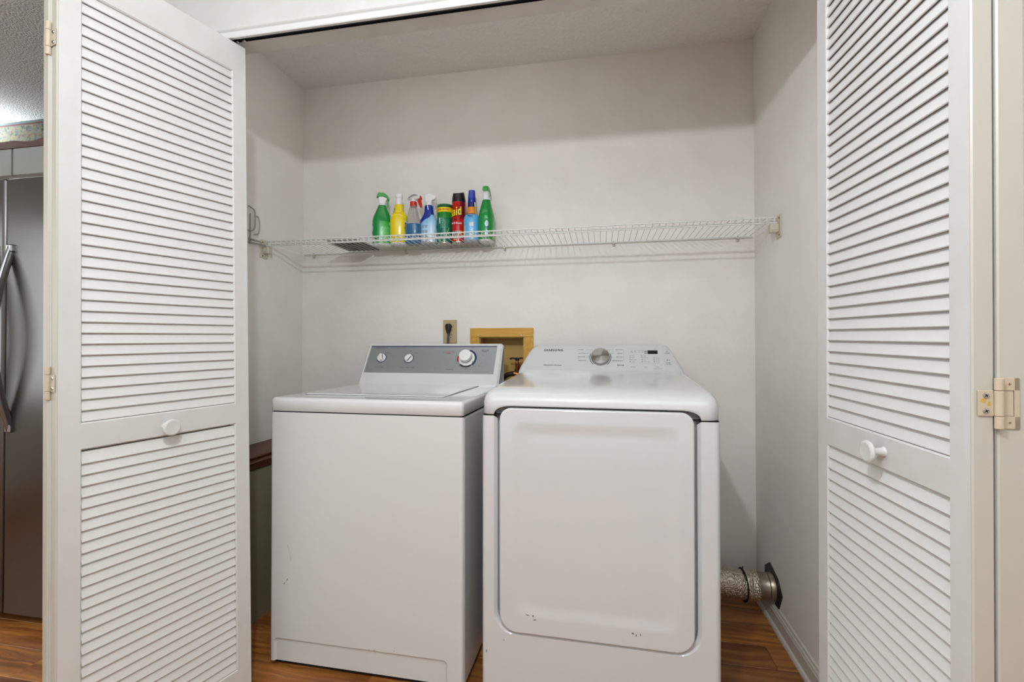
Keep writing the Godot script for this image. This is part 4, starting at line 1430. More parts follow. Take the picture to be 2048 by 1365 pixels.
func bottles():
	var y := 1.5697
	var green := Color(0.03, 0.53, 0.20)
	var lime := Color(0.22, 0.66, 0.25)
	var white_p := mat("sprayer_white", Color(0.9, 0.9, 0.9), 0.35)
	var lime_p := mat("lime_plastic", Color(0.18, 0.62, 0.22), 0.3)
	var red_p := mat("red_plastic", Color(0.76, 0.13, 0.09), 0.32)
	var blue_p := mat("blue_plastic", Color(0.02, 0.17, 0.62), 0.3)
	var label_green := func(u: float, v: float) -> Color:
		# back label round u = .72 (the bottle's flat side), lighter panel on the other side
		var c := green
		if v > 0.42 and u > 0.715 and u < 0.95: c = lime
		c = stripes(u, v, c, Color(0.55, 0.86, 0.6), 0.735, 0.94, 0.55, 0.93, 14)
		for q in [0.60, 0.82]:
			if inside(u, v, 0.545, q, 0.034, 0.075): c = Color(0.78, 0.88, 0.93)
			if inside(u, v, 0.545, q, 0.016, 0.035): c = Color(0.62, 0.76, 0.9)
			if absf(u - 0.545) < 0.034 and absf(v - q - 0.085) < 0.022: c = Color(0.12, 0.3, 0.55)
		c = stripes(u, v, c, Color(0.75, 0.93, 0.78), 0.51, 0.58, 0.42, 0.50, 4)
		if inside(u, v, 0.885, 0.47, 0.03, 0.05): c = Color(0.6, 0.82, 0.86)
		return c
	var lg := label_mat("green_label", 256, 192, label_green)

	# 1 and 8: the green spray bottles
	var g1 = thing("spray_bottle", "green spray bottle with lime trigger, leftmost on the wire shelf", "spray bottle", Vector3(0.503, y, 0.108), 0.45, "spray bottles on the wire shelf")
	green_bottle(g1, lg, white_p, lime_p)
	var g8: Node3D = g1.duplicate()
	g8.name = numbered("spray_bottle")
	add_child(g8)
	g8.position = Vector3(1.019, y, 0.086)
	g8.rotation.y = 1.55
	g8.scale = Vector3(1.0, 1.015, 1.0)
	g8.set_meta("label", "green spray bottle at the right end of the row of bottles")

	# 2: yellow
	var yel := Color(0.90, 0.80, 0.05)
	var lab2 := func(u_: float, v: float) -> Color:
		var u := fposmod(u_ + 0.254, 1.0)
		var c := yel
		if (u > 0.86 or u < 0.10) and v > 0.42:
			c = Color(0.72, 0.70, 0.74)
			if v < 0.46: c = Color(0.85, 0.84, 0.8)
			elif v < 0.50: c = Color(0.2, 0.22, 0.42)
			elif v < 0.58: c = Color(0.78, 0.46, 0.1)
			elif v < 0.63: c = Color(0.42, 0.2, 0.1)
			else: c = stripes(u if u > 0.5 else u + 1.0, v, c, Color(0.5, 0.5, 0.6), 0.88, 1.09, 0.65, 0.95, 8)
		if u > 0.555 and u < 0.625:
			if v > 0.09 and v < 0.25: c = Color(0.1, 0.25, 0.5)
			elif v >= 0.25 and v < 0.36: c = Color(0.82, 0.84, 0.86)
		return c
	var b2 = thing("spray_bottle", "yellow spray bottle with plain white sprayer, between green and clear bottles", "spray bottle", Vector3(0.592, y, 0.112), 1.90, "spray bottles on the wire shelf")
	body("bottle", [[0.008, 0.0335, 0.0405], [0.012, 0.0345, 0.0415], [0.128, 0.0345, 0.0418], [0.140, 0.0325, 0.040], [0.147, 0.029, 0.034], [0.152, 0.025, 0.027], [0.160, 0.0235, 0.0245], [0.182, 0.0210, 0.0215], [0.194, 0.0185, 0.0185, 2.0]], label_mat("yellow_label", 256, 192, lab2, 0.22), b2)
	body("base", [[0.0, 0.028, 0.034], [0.004, 0.0325, 0.0395], [0.009, 0.0337, 0.0407]], white_p, b2)
	var s2 := body("sprayer", [[0.192, 0.0165, 0.0165, 2.0], [0.202, 0.0170, 0.0170, 2.0], [0.2035, 0.0150, 0.0155, 2.2], [0.219, 0.0150, 0.0155, 2.2], [0.2225, 0.0140, 0.0145], [0.227, 0.0165, 0.0165], [0.234, 0.0185, 0.018], [0.243, 0.0175, 0.017], [0.248, 0.0135, 0.013], [0.250, 0.007, 0.007]], white_p, b2)
	side_cut("trigger", [[0.014, 0.236], [0.030, 0.240], [0.044, 0.236], [0.046, 0.228], [0.034, 0.226], [0.036, 0.205], [0.032, 0.188], [0.028, 0.190], [0.028, 0.212], [0.022, 0.224], [0.014, 0.224]], 0.014, white_p, b2)

	# 3: clear bottle with blue liquid, red collar and trigger
	var b3 = thing("spray_bottle", "clear spray bottle half full of blue liquid with red trigger", "spray bottle", Vector3(0.667, y, 0.115), -0.05, "spray bottles on the wire shelf")
	var clear := mat("clear_plastic", Color(0.72, 0.70, 0.67, 0.32), 0.16)
	clear.transparency = BaseMaterial3D.TRANSPARENCY_ALPHA
	body("bottle", [[0.0945, 0.0366, 0.0312], [0.098, 0.0365, 0.0312], [0.112, 0.0325, 0.029], [0.132, 0.027, 0.0255], [0.155, 0.0215, 0.0215], [0.170, 0.0175, 0.0175], [0.184, 0.0160, 0.016]], clear, b3, 2.5, 40, false, false)
	var liq := mat("blue_liquid", Color(0.0, 0.37, 0.55), 0.09)
	liq.clearcoat_enabled = true
	body("liquid", [[0.0, 0.031, 0.027], [0.003, 0.0355, 0.030], [0.008, 0.0375, 0.0315], [0.085, 0.0380, 0.032], [0.0944, 0.0366, 0.0312]], liq, b3, 2.5)
	var dt := st()
	tube(dt, [Vector3(0.004, 0.02, 0.0), Vector3(0.002, 0.10, 0.0), Vector3(0, 0.19, 0)], 0.0022, 8)
	obj("dip_tube", dt, mat("tube_clear", Color(0.72, 0.71, 0.68), 0.3), b3)
	body("collar", [[0.180, 0.0160, 0.0160, 2.0], [0.182, 0.0170, 0.0170, 2.0], [0.202, 0.0165, 0.0165, 2.0], [0.204, 0.0145, 0.0145, 2.0]], red_p, b3)
	body("neck", [[0.203, 0.0115, 0.0115, 2.0], [0.214, 0.0115, 0.0115, 2.0], [0.216, 0.013, 0.0125, 2.2]], white_p, b3)
	side_cut("sprayer", [[-0.030, 0.2165], [-0.012, 0.2135], [0.012, 0.2120], [0.026, 0.2150], [0.034, 0.2190], [0.034, 0.2300], [0.026, 0.2370], [0.010, 0.2415], [-0.008, 0.2395], [-0.020, 0.2310], [-0.032, 0.2190]], 0.021, white_p, b3, 0.004)
	side_cut("trigger", [[0.0355, 0.2330], [0.0405, 0.2260], [0.0440, 0.2180], [0.0400, 0.2080], [0.0430, 0.1900], [0.0420, 0.1735], [0.0345, 0.1760], [0.0270, 0.1930], [0.0200, 0.2080], [0.0260, 0.2130], [0.0330, 0.2190]], 0.010, red_p, b3, 0.002)

	# 4: blue neck, pale label
	var lab4 := func(u: float, v: float) -> Color:
		var c := Color(0.02, 0.17, 0.55)
		var edge := 0.55 - 0.30 * clampf((u - 0.55) / 0.30, 0.0, 1.0)
		if u < 0.4: edge = 0.27 + 0.25 * u
		if v > edge:
			c = Color(0.50, 0.72, 0.86).lerp(Color(0.80, 0.87, 0.91), clampf((v - edge) * 2.0, 0, 1))
			if u > 0.62 and u < 0.75:
				if fmod(v * 100.0, 13.0) < 7.0 and fmod(u * 100.0, 5.5) < 3.6 and v > edge + 0.08: c = Color(0.55, 0.58, 0.66)
			if u > 0.9 and v > 0.5 and v < 0.62 and fmod(u * 100.0, 4.0) < 2.2: c = Color(0.15, 0.5, 0.8)
			c = stripes(u, v, c, Color(0.45, 0.6, 0.75), 0.87, 0.99, 0.66, 0.95, 9)
		if absf(u - 0.74 - (v - 0.05) * 0.2) < 0.012 and v < 0.13: c = Color(0.85, 0.88, 0.92)
		return c
	var b4 = thing("spray_bottle", "dark blue spray bottle with pale blue label and square white sprayer", "spray bottle", Vector3(0.735, y, 0.088), 0.10, "spray bottles on the wire shelf")
	body("bottle", [[0.010, 0.0415, 0.029], [0.108, 0.0418, 0.030], [0.118, 0.0405, 0.029], [0.130, 0.0335, 0.0265], [0.143, 0.0255, 0.0235], [0.155, 0.0225, 0.0215], [0.178, 0.0205, 0.0200], [0.187, 0.0195, 0.0190], [0.190, 0.0165, 0.0165, 2.0]], label_mat("blue_label", 256, 192, lab4), b4)
	body("base", [[0.0, 0.034, 0.023], [0.004, 0.0395, 0.0275], [0.011, 0.0412, 0.0288]], mat("base_grey", Color(0.62, 0.62, 0.61), 0.4), b4)
	body("collar", [[0.188, 0.0168, 0.0168, 2.0], [0.190, 0.0178, 0.0178, 2.0], [0.203, 0.0175, 0.0175, 2.0], [0.205, 0.015, 0.015, 2.0]], white_p, b4)
	side_cut("sprayer", [[-0.016, 0.204], [0.014, 0.204], [0.018, 0.214], [0.034, 0.219], [0.036, 0.232], [0.020, 0.240], [0.004, 0.2445], [-0.014, 0.2445], [-0.0185, 0.238], [-0.0185, 0.212]], 0.022, white_p, b4, 0.003)
	side_cut("trigger", [[0.028, 0.220], [0.034, 0.221], [0.036, 0.205], [0.033, 0.185], [0.029, 0.172], [0.0255, 0.173], [0.028, 0.190], [0.029, 0.206]], 0.010, mat("trigger_grey", Color(0.74, 0.75, 0.75), 0.35), b4, 0.0015)

	# 5: green scouring-powder can
	var lab5 := func(u: float, v: float) -> Color:
		var c := Color(0.02, 0.36, 0.19)
		if v > 0.075 and v < 0.195: c = Color(0.93, 0.80, 0.06)
		elif v >= 0.195 and v < 0.34: c = Color(0.12, 0.50, 0.18)
		elif v >= 0.34:
			c = Color(0.02, 0.40, 0.30)
			c = stripes(u, v, c, Color(0.45, 0.75, 0.62), 0.70, 0.79, 0.32, 0.62, 11)
			c = stripes(u, v, c, Color(0.20, 0.62, 0.40), 0.79, 0.90, 0.30, 0.75, 14)
			if u > 0.668 and u < 0.70 and v > 0.33 and v < 0.49: c = Color(0.72, 0.82, 0.76)
			if absf((u - 0.80) - (0.85 - v) * 0.35) < 0.006 and v > 0.6: c = Color(0.65, 0.8, 0.3)
			if v > 0.86 and u > 0.66 and u < 0.72: c = Color(0.4, 0.68, 0.52)
		return c
	var b5 = thing("powder_can", "round green powder can with yellow band near its top", "can", Vector3(0.812, y, 0.078), 0.0)
	body("can", [[0.004, 0.0372, 0.0372, 2.0], [0.182, 0.0372, 0.0372, 2.0], [0.1855, 0.0365, 0.0365, 2.0], [0.187, 0.0350, 0.0350, 2.0]], label_mat("can_label", 512, 256, lab5, 0.22), b5, 2.0, 48)
	body("rim", [[0.0, 0.0365, 0.0365, 2.0], [0.002, 0.0376, 0.0376, 2.0], [0.005, 0.0374, 0.0374, 2.0]], M.chrome, b5, 2.0, 48)
	body("lid", [[0.1865, 0.0352, 0.0352, 2.0], [0.1895, 0.0352, 0.0352, 2.0], [0.190, 0.034, 0.034, 2.0]], mat("lid_pale", Color(0.45, 0.62, 0.5), 0.4), b5, 2.0, 40)
	obj("lettering", bent_text("50% MORE", 0.0085, 0.0373, 0.06, 0.162, 1.0), mat("orange_ink", Color(0.80, 0.36, 0.08), 0.6), b5)

	# 6: red insect-spray can with black cap
	var lab6 := func(u: float, v: float) -> Color:
		var c := Color(0.72, 0.05, 0.06)
		if v < 0.42 and u > 0.82: c = Color(0.45, 0.03, 0.05)
		if v > 0.70 and v < 0.80 and u > 0.80 and u < 0.86: c = Color(0.86, 0.42, 0.05)
		if v > 0.73 and v < 0.80 and u > 0.80 and u < 0.86: c = Color(0.88, 0.78, 0.1)
		if u > 0.60 and u < 0.795 and v > 0.71 and v < 0.87:
			c = Color(0.55, 0.52, 0.53)
			c = stripes(u, v, c, Color(0.2, 0.18, 0.2), 0.62, 0.79, 0.72, 0.86, 6)
		if u > 0.66 and u < 0.76 and v > 0.905 and v < 0.93: c = Color(0.8, 0.6, 0.55)
		return c
	var b6 = thing("spray_can", "red aerosol insect-spray can with black cap", "spray can", Vector3(0.8825, y, 0.084), 0.0)
	body("can", [[0.006, 0.0325, 0.0325, 2.0], [0.193, 0.0325, 0.0325, 2.0], [0.196, 0.0315, 0.0315, 2.0]], label_mat("red_label", 512, 256, lab6, 0.2), b6, 2.0, 48)
	body("rim", [[0.0, 0.0320, 0.0320, 2.0], [0.003, 0.0332, 0.0332, 2.0], [0.007, 0.0327, 0.0327, 2.0]], M.chrome, b6, 2.0, 48)
	var cap6 := st()
	var cr := []
	for q in [[0.195, 0.0318], [0.197, 0.0322], [0.215, 0.0316], [0.228, 0.0296], [0.238, 0.0262], [0.2385, 0.0235], [0.232, 0.0215]]:
		var ring := []
		for jj in 40:
			var a := TAU * jj / 40
			var up: float = 0.0 if q[0] < 0.229 else 0.0085 * pow(absf(cos(a)), 3.0) - 0.003
			ring.append(Vector3(q[1] * cos(a), q[0] + up, -q[1] * sin(a)))
		cr.append(ring)
	loft(cap6, cr, true, true, [gid(), gcount, gcount, gcount, gid(), gid()])
	obj("cap", cap6, M.black, b6)
	var raid := bent_text("Raid", 0.030, 0.0328, -0.30, 0.146, 0.80, 1.25, 0.10)
	obj("shadow_lettering", bent_text("Raid", 0.032, 0.0325, -0.265, 0.1435, 0.82, 1.28, 0.10), M.black, b6)
	obj("lettering", raid, mat("raid_yellow", Color(0.93, 0.86, 0.05), 0.4), b6)
	obj("lettering", bent_text("Ant & Roach", 0.0085, 0.0327, -0.13, 0.093, 0.85, 1.0, -0.05), mat("print_white", Color(0.9, 0.88, 0.86), 0.5), b6)
	var bug := st()
	for q in [[-0.30, 0.110, 0.006], [-0.10, 0.109, 0.007]]:
		var a: float = q[0]
		var rr := 0.0328
		var pl := []
		for k in 12:
			var t := TAU * k / 12.0
			var aa: float = a + cos(t) * q[2] / rr
			pl.append(Vector3(sin(aa) * rr, q[1] + sin(t) * q[2] * 0.42, cos(aa) * rr))
		fan(bug, pl, true)
	obj("printed_insect", bug, M.black, b6)

	# 7: pale blue with orange band and blue sprayer
	var lab7 := func(u_: float, v: float) -> Color:
		var u := fposmod(u_ + 0.254, 1.0)
		var c := Color(0.34, 0.66, 0.86)
		if v < 0.115: c = Color(0.03, 0.13, 0.42) if (u > 0.5 and u < 0.86) else Color(0.85, 0.86, 0.84)
		elif v < 0.315:
			c = Color(0.88, 0.52, 0.08) if v < 0.285 else Color(0.56, 0.34, 0.28)
			if u > 0.66 and u < 0.72 and v > 0.2 and v < 0.24: c = Color(0.75, 0.4, 0.06)
			if u > 0.86 or u < 0.1: c = Color(0.82, 0.72, 0.42)
		else:
			if u < 0.60 or u > 0.92: c = Color(0.62, 0.74, 0.82)
			if u > 0.94 or u < 0.06: c = Color(0.12, 0.2, 0.42)
			if absf(u - 0.755) < 0.03 and ((v > 0.52 and v < 0.61) or (v > 0.79 and v < 0.90)): c = Color(0.78, 0.80, 0.80)
			if absf(u - 0.768) < 0.011 and v > 0.835 and v < 0.875: c = Color(0.3, 0.26, 0.24)
			c = stripes(u, v, c, Color(0.75, 0.88, 0.95), 0.73, 0.78, 0.63, 0.78, 9)
			if u > 0.60 and u < 0.66 and v > 0.6: c = c.lerp(Color(0.85, 0.85, 0.5), 0.4)
		return c
	var b7 = thing("spray_bottle", "pale blue spray bottle with orange band and dark blue sprayer", "spray bottle", Vector3(0.949, y, 0.09), 1.75, "spray bottles on the wire shelf")
	body("bottle", [[0.010, 0.0330, 0.0380], [0.105, 0.0335, 0.0387], [0.118, 0.0320, 0.0368], [0.132, 0.0265, 0.0280], [0.140, 0.0225, 0.0225], [0.150, 0.0212, 0.0210], [0.172, 0.0200, 0.0200], [0.190, 0.0190, 0.0190, 2.0]], label_mat("pale_label", 256, 192, lab7), b7)
	body("base", [[0.0, 0.027, 0.032], [0.004, 0.0315, 0.0365], [0.011, 0.0332, 0.0380]], M.base_grey, b7)
	body("sprayer", [[0.189, 0.0178, 0.0178, 2.0], [0.191, 0.0190, 0.0190, 2.0], [0.206, 0.0175, 0.0180, 2.2], [0.220, 0.0150, 0.0170, 3.0], [0.224, 0.0130, 0.0165, 3.0], [0.245, 0.0118, 0.0155, 3.2], [0.249, 0.0100, 0.013, 3.2], [0.250, 0.007, 0.009, 3.0]], blue_p, b7)
	side_cut("trigger", [[0.012, 0.240], [0.030, 0.236], [0.036, 0.228], [0.030, 0.205], [0.024, 0.182], [0.020, 0.184], [0.022, 0.206], [0.018, 0.222], [0.012, 0.224]], 0.012, white_p, b7, 0.0015)
	obj("lettering", bent_text("Fluorx", 0.0085, 0.0335, -1.76, 0.1215, 0.75, 0.9), M.ink, b7)

func green_bottle(o: Node3D, lg, white_p, lime_p):
	body("bottle", [[0.008, 0.0455, 0.033], [0.070, 0.0470, 0.035], [0.118, 0.0462, 0.0345], [0.134, 0.0430, 0.0320], [0.152, 0.0360, 0.0280], [0.172, 0.0275, 0.0230], [0.190, 0.0205, 0.0195], [0.197, 0.0182, 0.0182, 2.0]], lg, o)
	body("base", [[0.0, 0.038, 0.026], [0.004, 0.0435, 0.0315], [0.009, 0.0456, 0.0330]], M.plastic_white, o)
	body("collar", [[0.195, 0.0178, 0.0178, 2.0], [0.197, 0.0188, 0.0188, 2.0], [0.2035, 0.0180, 0.0180, 2.0], [0.2045, 0.0155, 0.0155, 2.0]], white_p, o)
	side_cut("sprayer", [[-0.0150, 0.2040], [0.0140, 0.2040], [0.0165, 0.2180], [0.0240, 0.2260], [0.0240, 0.2380], [0.0100, 0.2420], [-0.0150, 0.2400], [-0.0190, 0.2350], [-0.0160, 0.2250]], 0.022, white_p, o, 0.003)
	side_cut("hood", [[-0.0270, 0.2345], [-0.0120, 0.2365], [0.0040, 0.2380], [0.0180, 0.2330], [0.0270, 0.2240], [0.0330, 0.2240], [0.0330, 0.2330], [0.0240, 0.2470], [0.0080, 0.2580], [-0.0180, 0.2580], [-0.0230, 0.2480]], 0.027, lime_p, o, 0.003)
	side_cut("trigger", [[0.0215, 0.2250], [0.0290, 0.2260], [0.0300, 0.2100], [0.0290, 0.1920], [0.0240, 0.1900], [0.0230, 0.2080]], 0.012, lime_p, o, 0.002)

# ------------------------------------------------------------------ outlet, outlet box, ledge, hook
func wall_fittings():
	var o = thing("wall_outlet", "ivory outlet plate on the back wall above the washer", "outlet", Vector3(0.813, 1.155, 0.0))
	var p := st()
	prism(p, rrect(0.071, 0.116, 0.004, 4), 0.0, 0.006, 0.002, Transform3D(), true)
	obj("plate", p, M.plate_ivory, o)
	for y in [0.020, -0.020]:
		var rs := st()
		lathe(rs, [Vector2(0.0168, 0.0), Vector2(0.0168, 0.001), Vector2(0.0160, 0.0016)], 24, Transform3D(Basis(Vector3.RIGHT, PI / 2), Vector3(0.006, y, 0.006)))
		var rc := obj("socket", rs, M.plate_ivory, o)
		var sl := st()
		for q in [[-0.0035, 0.005, 0.0022, 0.008], [0.0045, 0.005, 0.0026, 0.0095]]: box(sl, Vector3(0.006 + q[0], y + q[1], 0.0077), Vector3(q[2], q[3], 0.0004))
		lathe(sl, [Vector2(0.0026, 0), Vector2(0.0026, 0.0005)], 12, Transform3D(Basis(Vector3.RIGHT, PI / 2), Vector3(0.006, y - 0.008, 0.0075)))
		obj("slot", sl, M.matte_black, rc)
	var pl = thing("power_plug", "black plug pushed into the ivory outlet with its cord hanging down", "plug", Vector3(0.8135, 1.175, 0.0075))
	var ps := st()
	var rings := []
	for q in [[0.018, 0.0095], [0.012, 0.0155], [0.003, 0.0165], [-0.008, 0.0145], [-0.022, 0.0095], [-0.030, 0.0075]]:
		var ring := []
		for k in 20:
			var a := TAU * k / 20
			ring.append(Vector3(-0.004 + q[1] * cos(a), q[0], 0.0125 + 0.0105 * sin(a) * -1.0))
		rings.append(ring)
	rings.reverse()
	loft(ps, rings)
	obj("plug_body", ps, M.rubber, pl)
	var cd := st()
	tube(cd, smooth_path([Vector3(-0.004, -0.026, 0.0125), Vector3(-0.005, -0.05, 0.0125), Vector3(-0.006, -0.10, 0.013), Vector3(-0.004, -0.30, 0.016), Vector3(0.03, -0.5, 0.02)], 6), 0.0055, 10)
	obj("cord", cd, M.cord_grey, pl)

	# yellow recessed washer outlet box with a valve and a hose
	var b = thing("outlet_box", "yellow recessed washer outlet box in the back wall between the machines", "outlet box", Vector3(1.073, 1.0, 0.0))
	var w := 0.156
	var t := 0.171
	var lo := -0.16
	var fr := st()
	box(fr, Vector3(0, (t + 0.127) / 2, 0.005), Vector3(2 * w, t - 0.127, 0.010), 0.002)
	box(fr, Vector3(-w + 0.023, (0.127 + lo + 0.044) / 2, 0.005), Vector3(0.046, 0.127 - lo - 0.044, 0.010), 0.002)
	box(fr, Vector3(w - 0.023, (0.127 + lo + 0.044) / 2, 0.005), Vector3(0.046, 0.127 - lo - 0.044, 0.010), 0.002)
	box(fr, Vector3(0, lo + 0.022, 0.005), Vector3(2 * w, 0.044, 0.010), 0.002)
	obj("frame", fr, M.yellow_box, b)
	var ins := st()
	var ix := w - 0.046
	var yl := lo + 0.046
	box(ins, Vector3(0, (yl + 0.126) / 2, -0.090), Vector3(2 * ix - 0.002, 0.126 - yl, 0.004))
	for sx in [-1.0, 1.0]: box(ins, Vector3(sx * (ix - 0.0025), (yl + 0.126) / 2, -0.044), Vector3(0.003, 0.126 - yl, 0.090))
	for yy in [yl + 0.002, 0.1245]: box(ins, Vector3(0, yy, -0.044), Vector3(2 * ix - 0.004, 0.003, 0.090))
	obj("inside", ins, M.yellow_inside, b)
	for x in [-0.113, 0.100]:
		var sc := st()
		lathe(sc, [Vector2(0.0038, 0), Vector2(0.003, 0.0018)], 12, Transform3D(Basis(Vector3.RIGHT, PI / 2), Vector3(x, 0.136, 0.010)))
		obj("screw", sc, M.chrome, b)
	var v = thing("water_valve", "dark lever water valve in the yellow outlet box", "valve", Vector3(1.145, 0.985, -0.085))
	var vb := st()
	lathe(vb, [Vector2(0.011, -0.03), Vector2(0.012, -0.012), Vector2(0.0085, -0.010), Vector2(0.0085, 0.012), Vector2(0.010, 0.014), Vector2(0.007, 0.020), Vector2(0.005, 0.034)], 16, Transform3D(Basis(), Vector3(0, 0, 0.06)))
	tube(vb, [Vector3(0, 0, 0.0), Vector3(0, 0, 0.06)], 0.008, 12)
	obj("valve_body", vb, M.brass, v)
	var vh := st()
	tube(vh, smooth_path([Vector3(-0.036, 0.036, 0.06), Vector3(-0.02, 0.0395, 0.06), Vector3(0, 0.036, 0.06), Vector3(0.022, 0.040, 0.06), Vector3(0.036, 0.036, 0.06)], 4), 0.0062, 10, 0.0045)
	lathe(vh, [Vector2(0.010, 0.0), Vector2(0.009, 0.012), Vector2(0.004, 0.015)], 14, Transform3D(Basis(), Vector3(0, 0.028, 0.06)))
	obj("valve_handle", vh, mat("valve_blue", Color(0.05, 0.07, 0.12), 0.3), v)
	var hs = thing("water_hose", "black water hose curving down from the valve behind the washer", "hose", Vector3(1.150, 0.945, -0.020))
	var hp := st()
	tube(hp, smooth_path([Vector3(-0.008, 0.002, 0), Vector3(-0.03, 0.004, 0.004), Vector3(-0.062, -0.008, 0.008), Vector3(-0.088, -0.04, 0.010), Vector3(-0.098, -0.09, 0.010), Vector3(-0.095, -0.25, 0.01)], 8), 0.0115, 14)
	obj("hose", hp, M.rubber, hs)
	var fe := st()
	tube(fe, [Vector3(-0.020, 0.004, 0.001), Vector3(0.006, 0.0, 0.0)], 0.0145, 14)
	obj("coupling", fe, M.brass, hs)

	# low boxed ledge at the left
	var lg = thing("boxed_ledge", "low boxed ledge with dark wood cap along the left closet wall", "ledge", Vector3(0.105, 0, 0.49))
	obj("panel", box_of(Vector3(-0.104, 0, -0.40), Vector3(0.104, 0.599, 0.38)), M.ledge_panel, lg)
	var cp := st()
	box(cp, Vector3(0.0035, 0.614, -0.01), Vector3(0.214, 0.031, 0.80), 0.003)
	obj("cap", cp, M.wood_brown, lg)
	var c2 := st()
	box(c2, Vector3(-0.010, 0.636, -0.01), Vector3(0.186, 0.014, 0.80), 0.004)
	obj("cap_moulding", c2, M.wood_brown, lg)

	# wire hook by the shelf's left end, half hidden by the door
	var hk = thing("wire_hook", "grey bent-wire hook on the left closet wall beside the shelf", "hook", Vector3(0.0, 1.62, 0.375))
	var h1 := st()
	tube(h1, smooth_path([Vector3(0.006, 0.09, 0.025), Vector3(0.012, 0.078, -0.004), Vector3(0.014, 0.05, -0.008), Vector3(0.014, 0.0, -0.006), Vector3(0.012, -0.02, 0.012), Vector3(0.008, -0.02, 0.04)], 6), 0.0028, 8)
	tube(h1, smooth_path([Vector3(0.006, 0.055, -0.018), Vector3(0.010, 0.052, -0.034), Vector3(0.012, 0.02, -0.038), Vector3(0.010, -0.02, -0.034), Vector3(0.006, -0.03, -0.012)], 6), 0.0026, 8)
	tube(h1, [Vector3(0.004, 0.06, 0.010), Vector3(0.004, -0.075, 0.010)], 0.0026, 8)
	obj("hook_wire", h1, M.hook_metal, hk)
	var h2 := st()
	tube(h2, [Vector3(0.004, -0.055, 0.02), Vector3(0.035, -0.064, -0.028)], 0.004, 8)
	tube(h2, [Vector3(0.004, -0.072, 0.02), Vector3(0.030, -0.072, -0.055)], 0.004, 8)
	obj("hook_prong", h2, M.hook_metal, hk)

# ------------------------------------------------------------------ dryer vent
func vent():
	var cy := 0.131
	var cz := 0.205
	var v = thing("vent_collar", "metal vent collar with square dark flange on the right closet wall", "vent", Vector3(W, cy, cz))
	var f := st()
	prism(f, [Vector2(-0.085, -0.035), Vector2(-0.02, -0.085), Vector2(0.055, -0.075), Vector2(0.105, 0.015), Vector2(0.06, 0.06), Vector2(-0.03, 0.085), Vector2(-0.085, 0.05)], 0.0, 0.004, 0.001, Transform3D(Basis(Vector3(0, 0, 1), Vector3(0, 1, 0), Vector3(-1, 0, 0)), Vector3.ZERO))
	obj("flange", f, M.flange_dark, v)
	var p := st()
	lathe(p, [Vector2(0.056, 0.004), Vector2(0.0545, 0.016), Vector2(0.0525, 0.02), Vector2(0.0525, 0.022), Vector2(0.0535, 0.024), Vector2(0.0525, 0.026), Vector2(0.0525, 0.0585)], 40, Transform3D(Basis(Vector3.BACK, PI / 2), Vector3.ZERO), false, false)
	obj("collar_pipe", p, M.galvanised, v)
	var d = thing("foil_duct", "crinkled foil dryer duct clamped onto the vent collar", "duct", Vector3(W - 0.06, cy, cz))
	var path := smooth_path([Vector3(0.0, 0, 0), Vector3(-0.05, 0.0, 0.0), Vector3(-0.12, 0.002, -0.004), Vector3(-0.17, 0.001, -0.018), Vector3(-0.20, 0.0, -0.036), Vector3(-0.222, 0.0, -0.06)], 12)
	var rings := []
	var rng := RandomNumberGenerator.new()
	rng.seed = 5
	for i in path.size():
		var a: Vector3 = path[maxi(i - 1, 0)]
		var b: Vector3 = path[mini(i + 1, path.size() - 1)]
		var t := (b - a).normalized()
		var sd := t.cross(Vector3.UP).normalized()
		var uu := sd.cross(t)
		var ring := []
		for k in 40:
			var an := TAU * k / 40
			var rr := 0.0545 + 0.0024 * pow(absf(sin(i * 0.55)), 0.6) + 0.0006 * sin(an * 5 + i * 1.7) + (rng.randf() - 0.5) * 0.0012
			if i > 900: rr *= 0.9
			if i < 2: rr = 0.0555
			ring.append(path[i] + sd * cos(an) * rr + uu * sin(an) * rr)
		ring.reverse()
		rings.append(ring)
	var s := st()
	# ring order about the direction of travel
	var n0: Vector3 = (rings[0][1] - rings[0][0]).cross(rings[0][0] - path[0])
	if n0.dot(path[1] - path[0]) > 0:
		for r in rings: r.reverse()
	loft(s, rings, false, false)
	obj("duct_wall", s, M.foil, d)
	var c := st()
	var cr := []
	for k in 41:
		var an := TAU * k / 40
		cr.append(Vector3(-0.052 + 0.006 * sin(an), cos(an) * 0.0595, sin(an) * 0.0595))
	tube(c, cr, 0.0022, 8, 0.004)
	box(c, Vector3(-0.052, 0.066, 0.0), Vector3(0.004, 0.014, 0.004), 0.001)
	obj("clamp", c, M.matte_black, d)

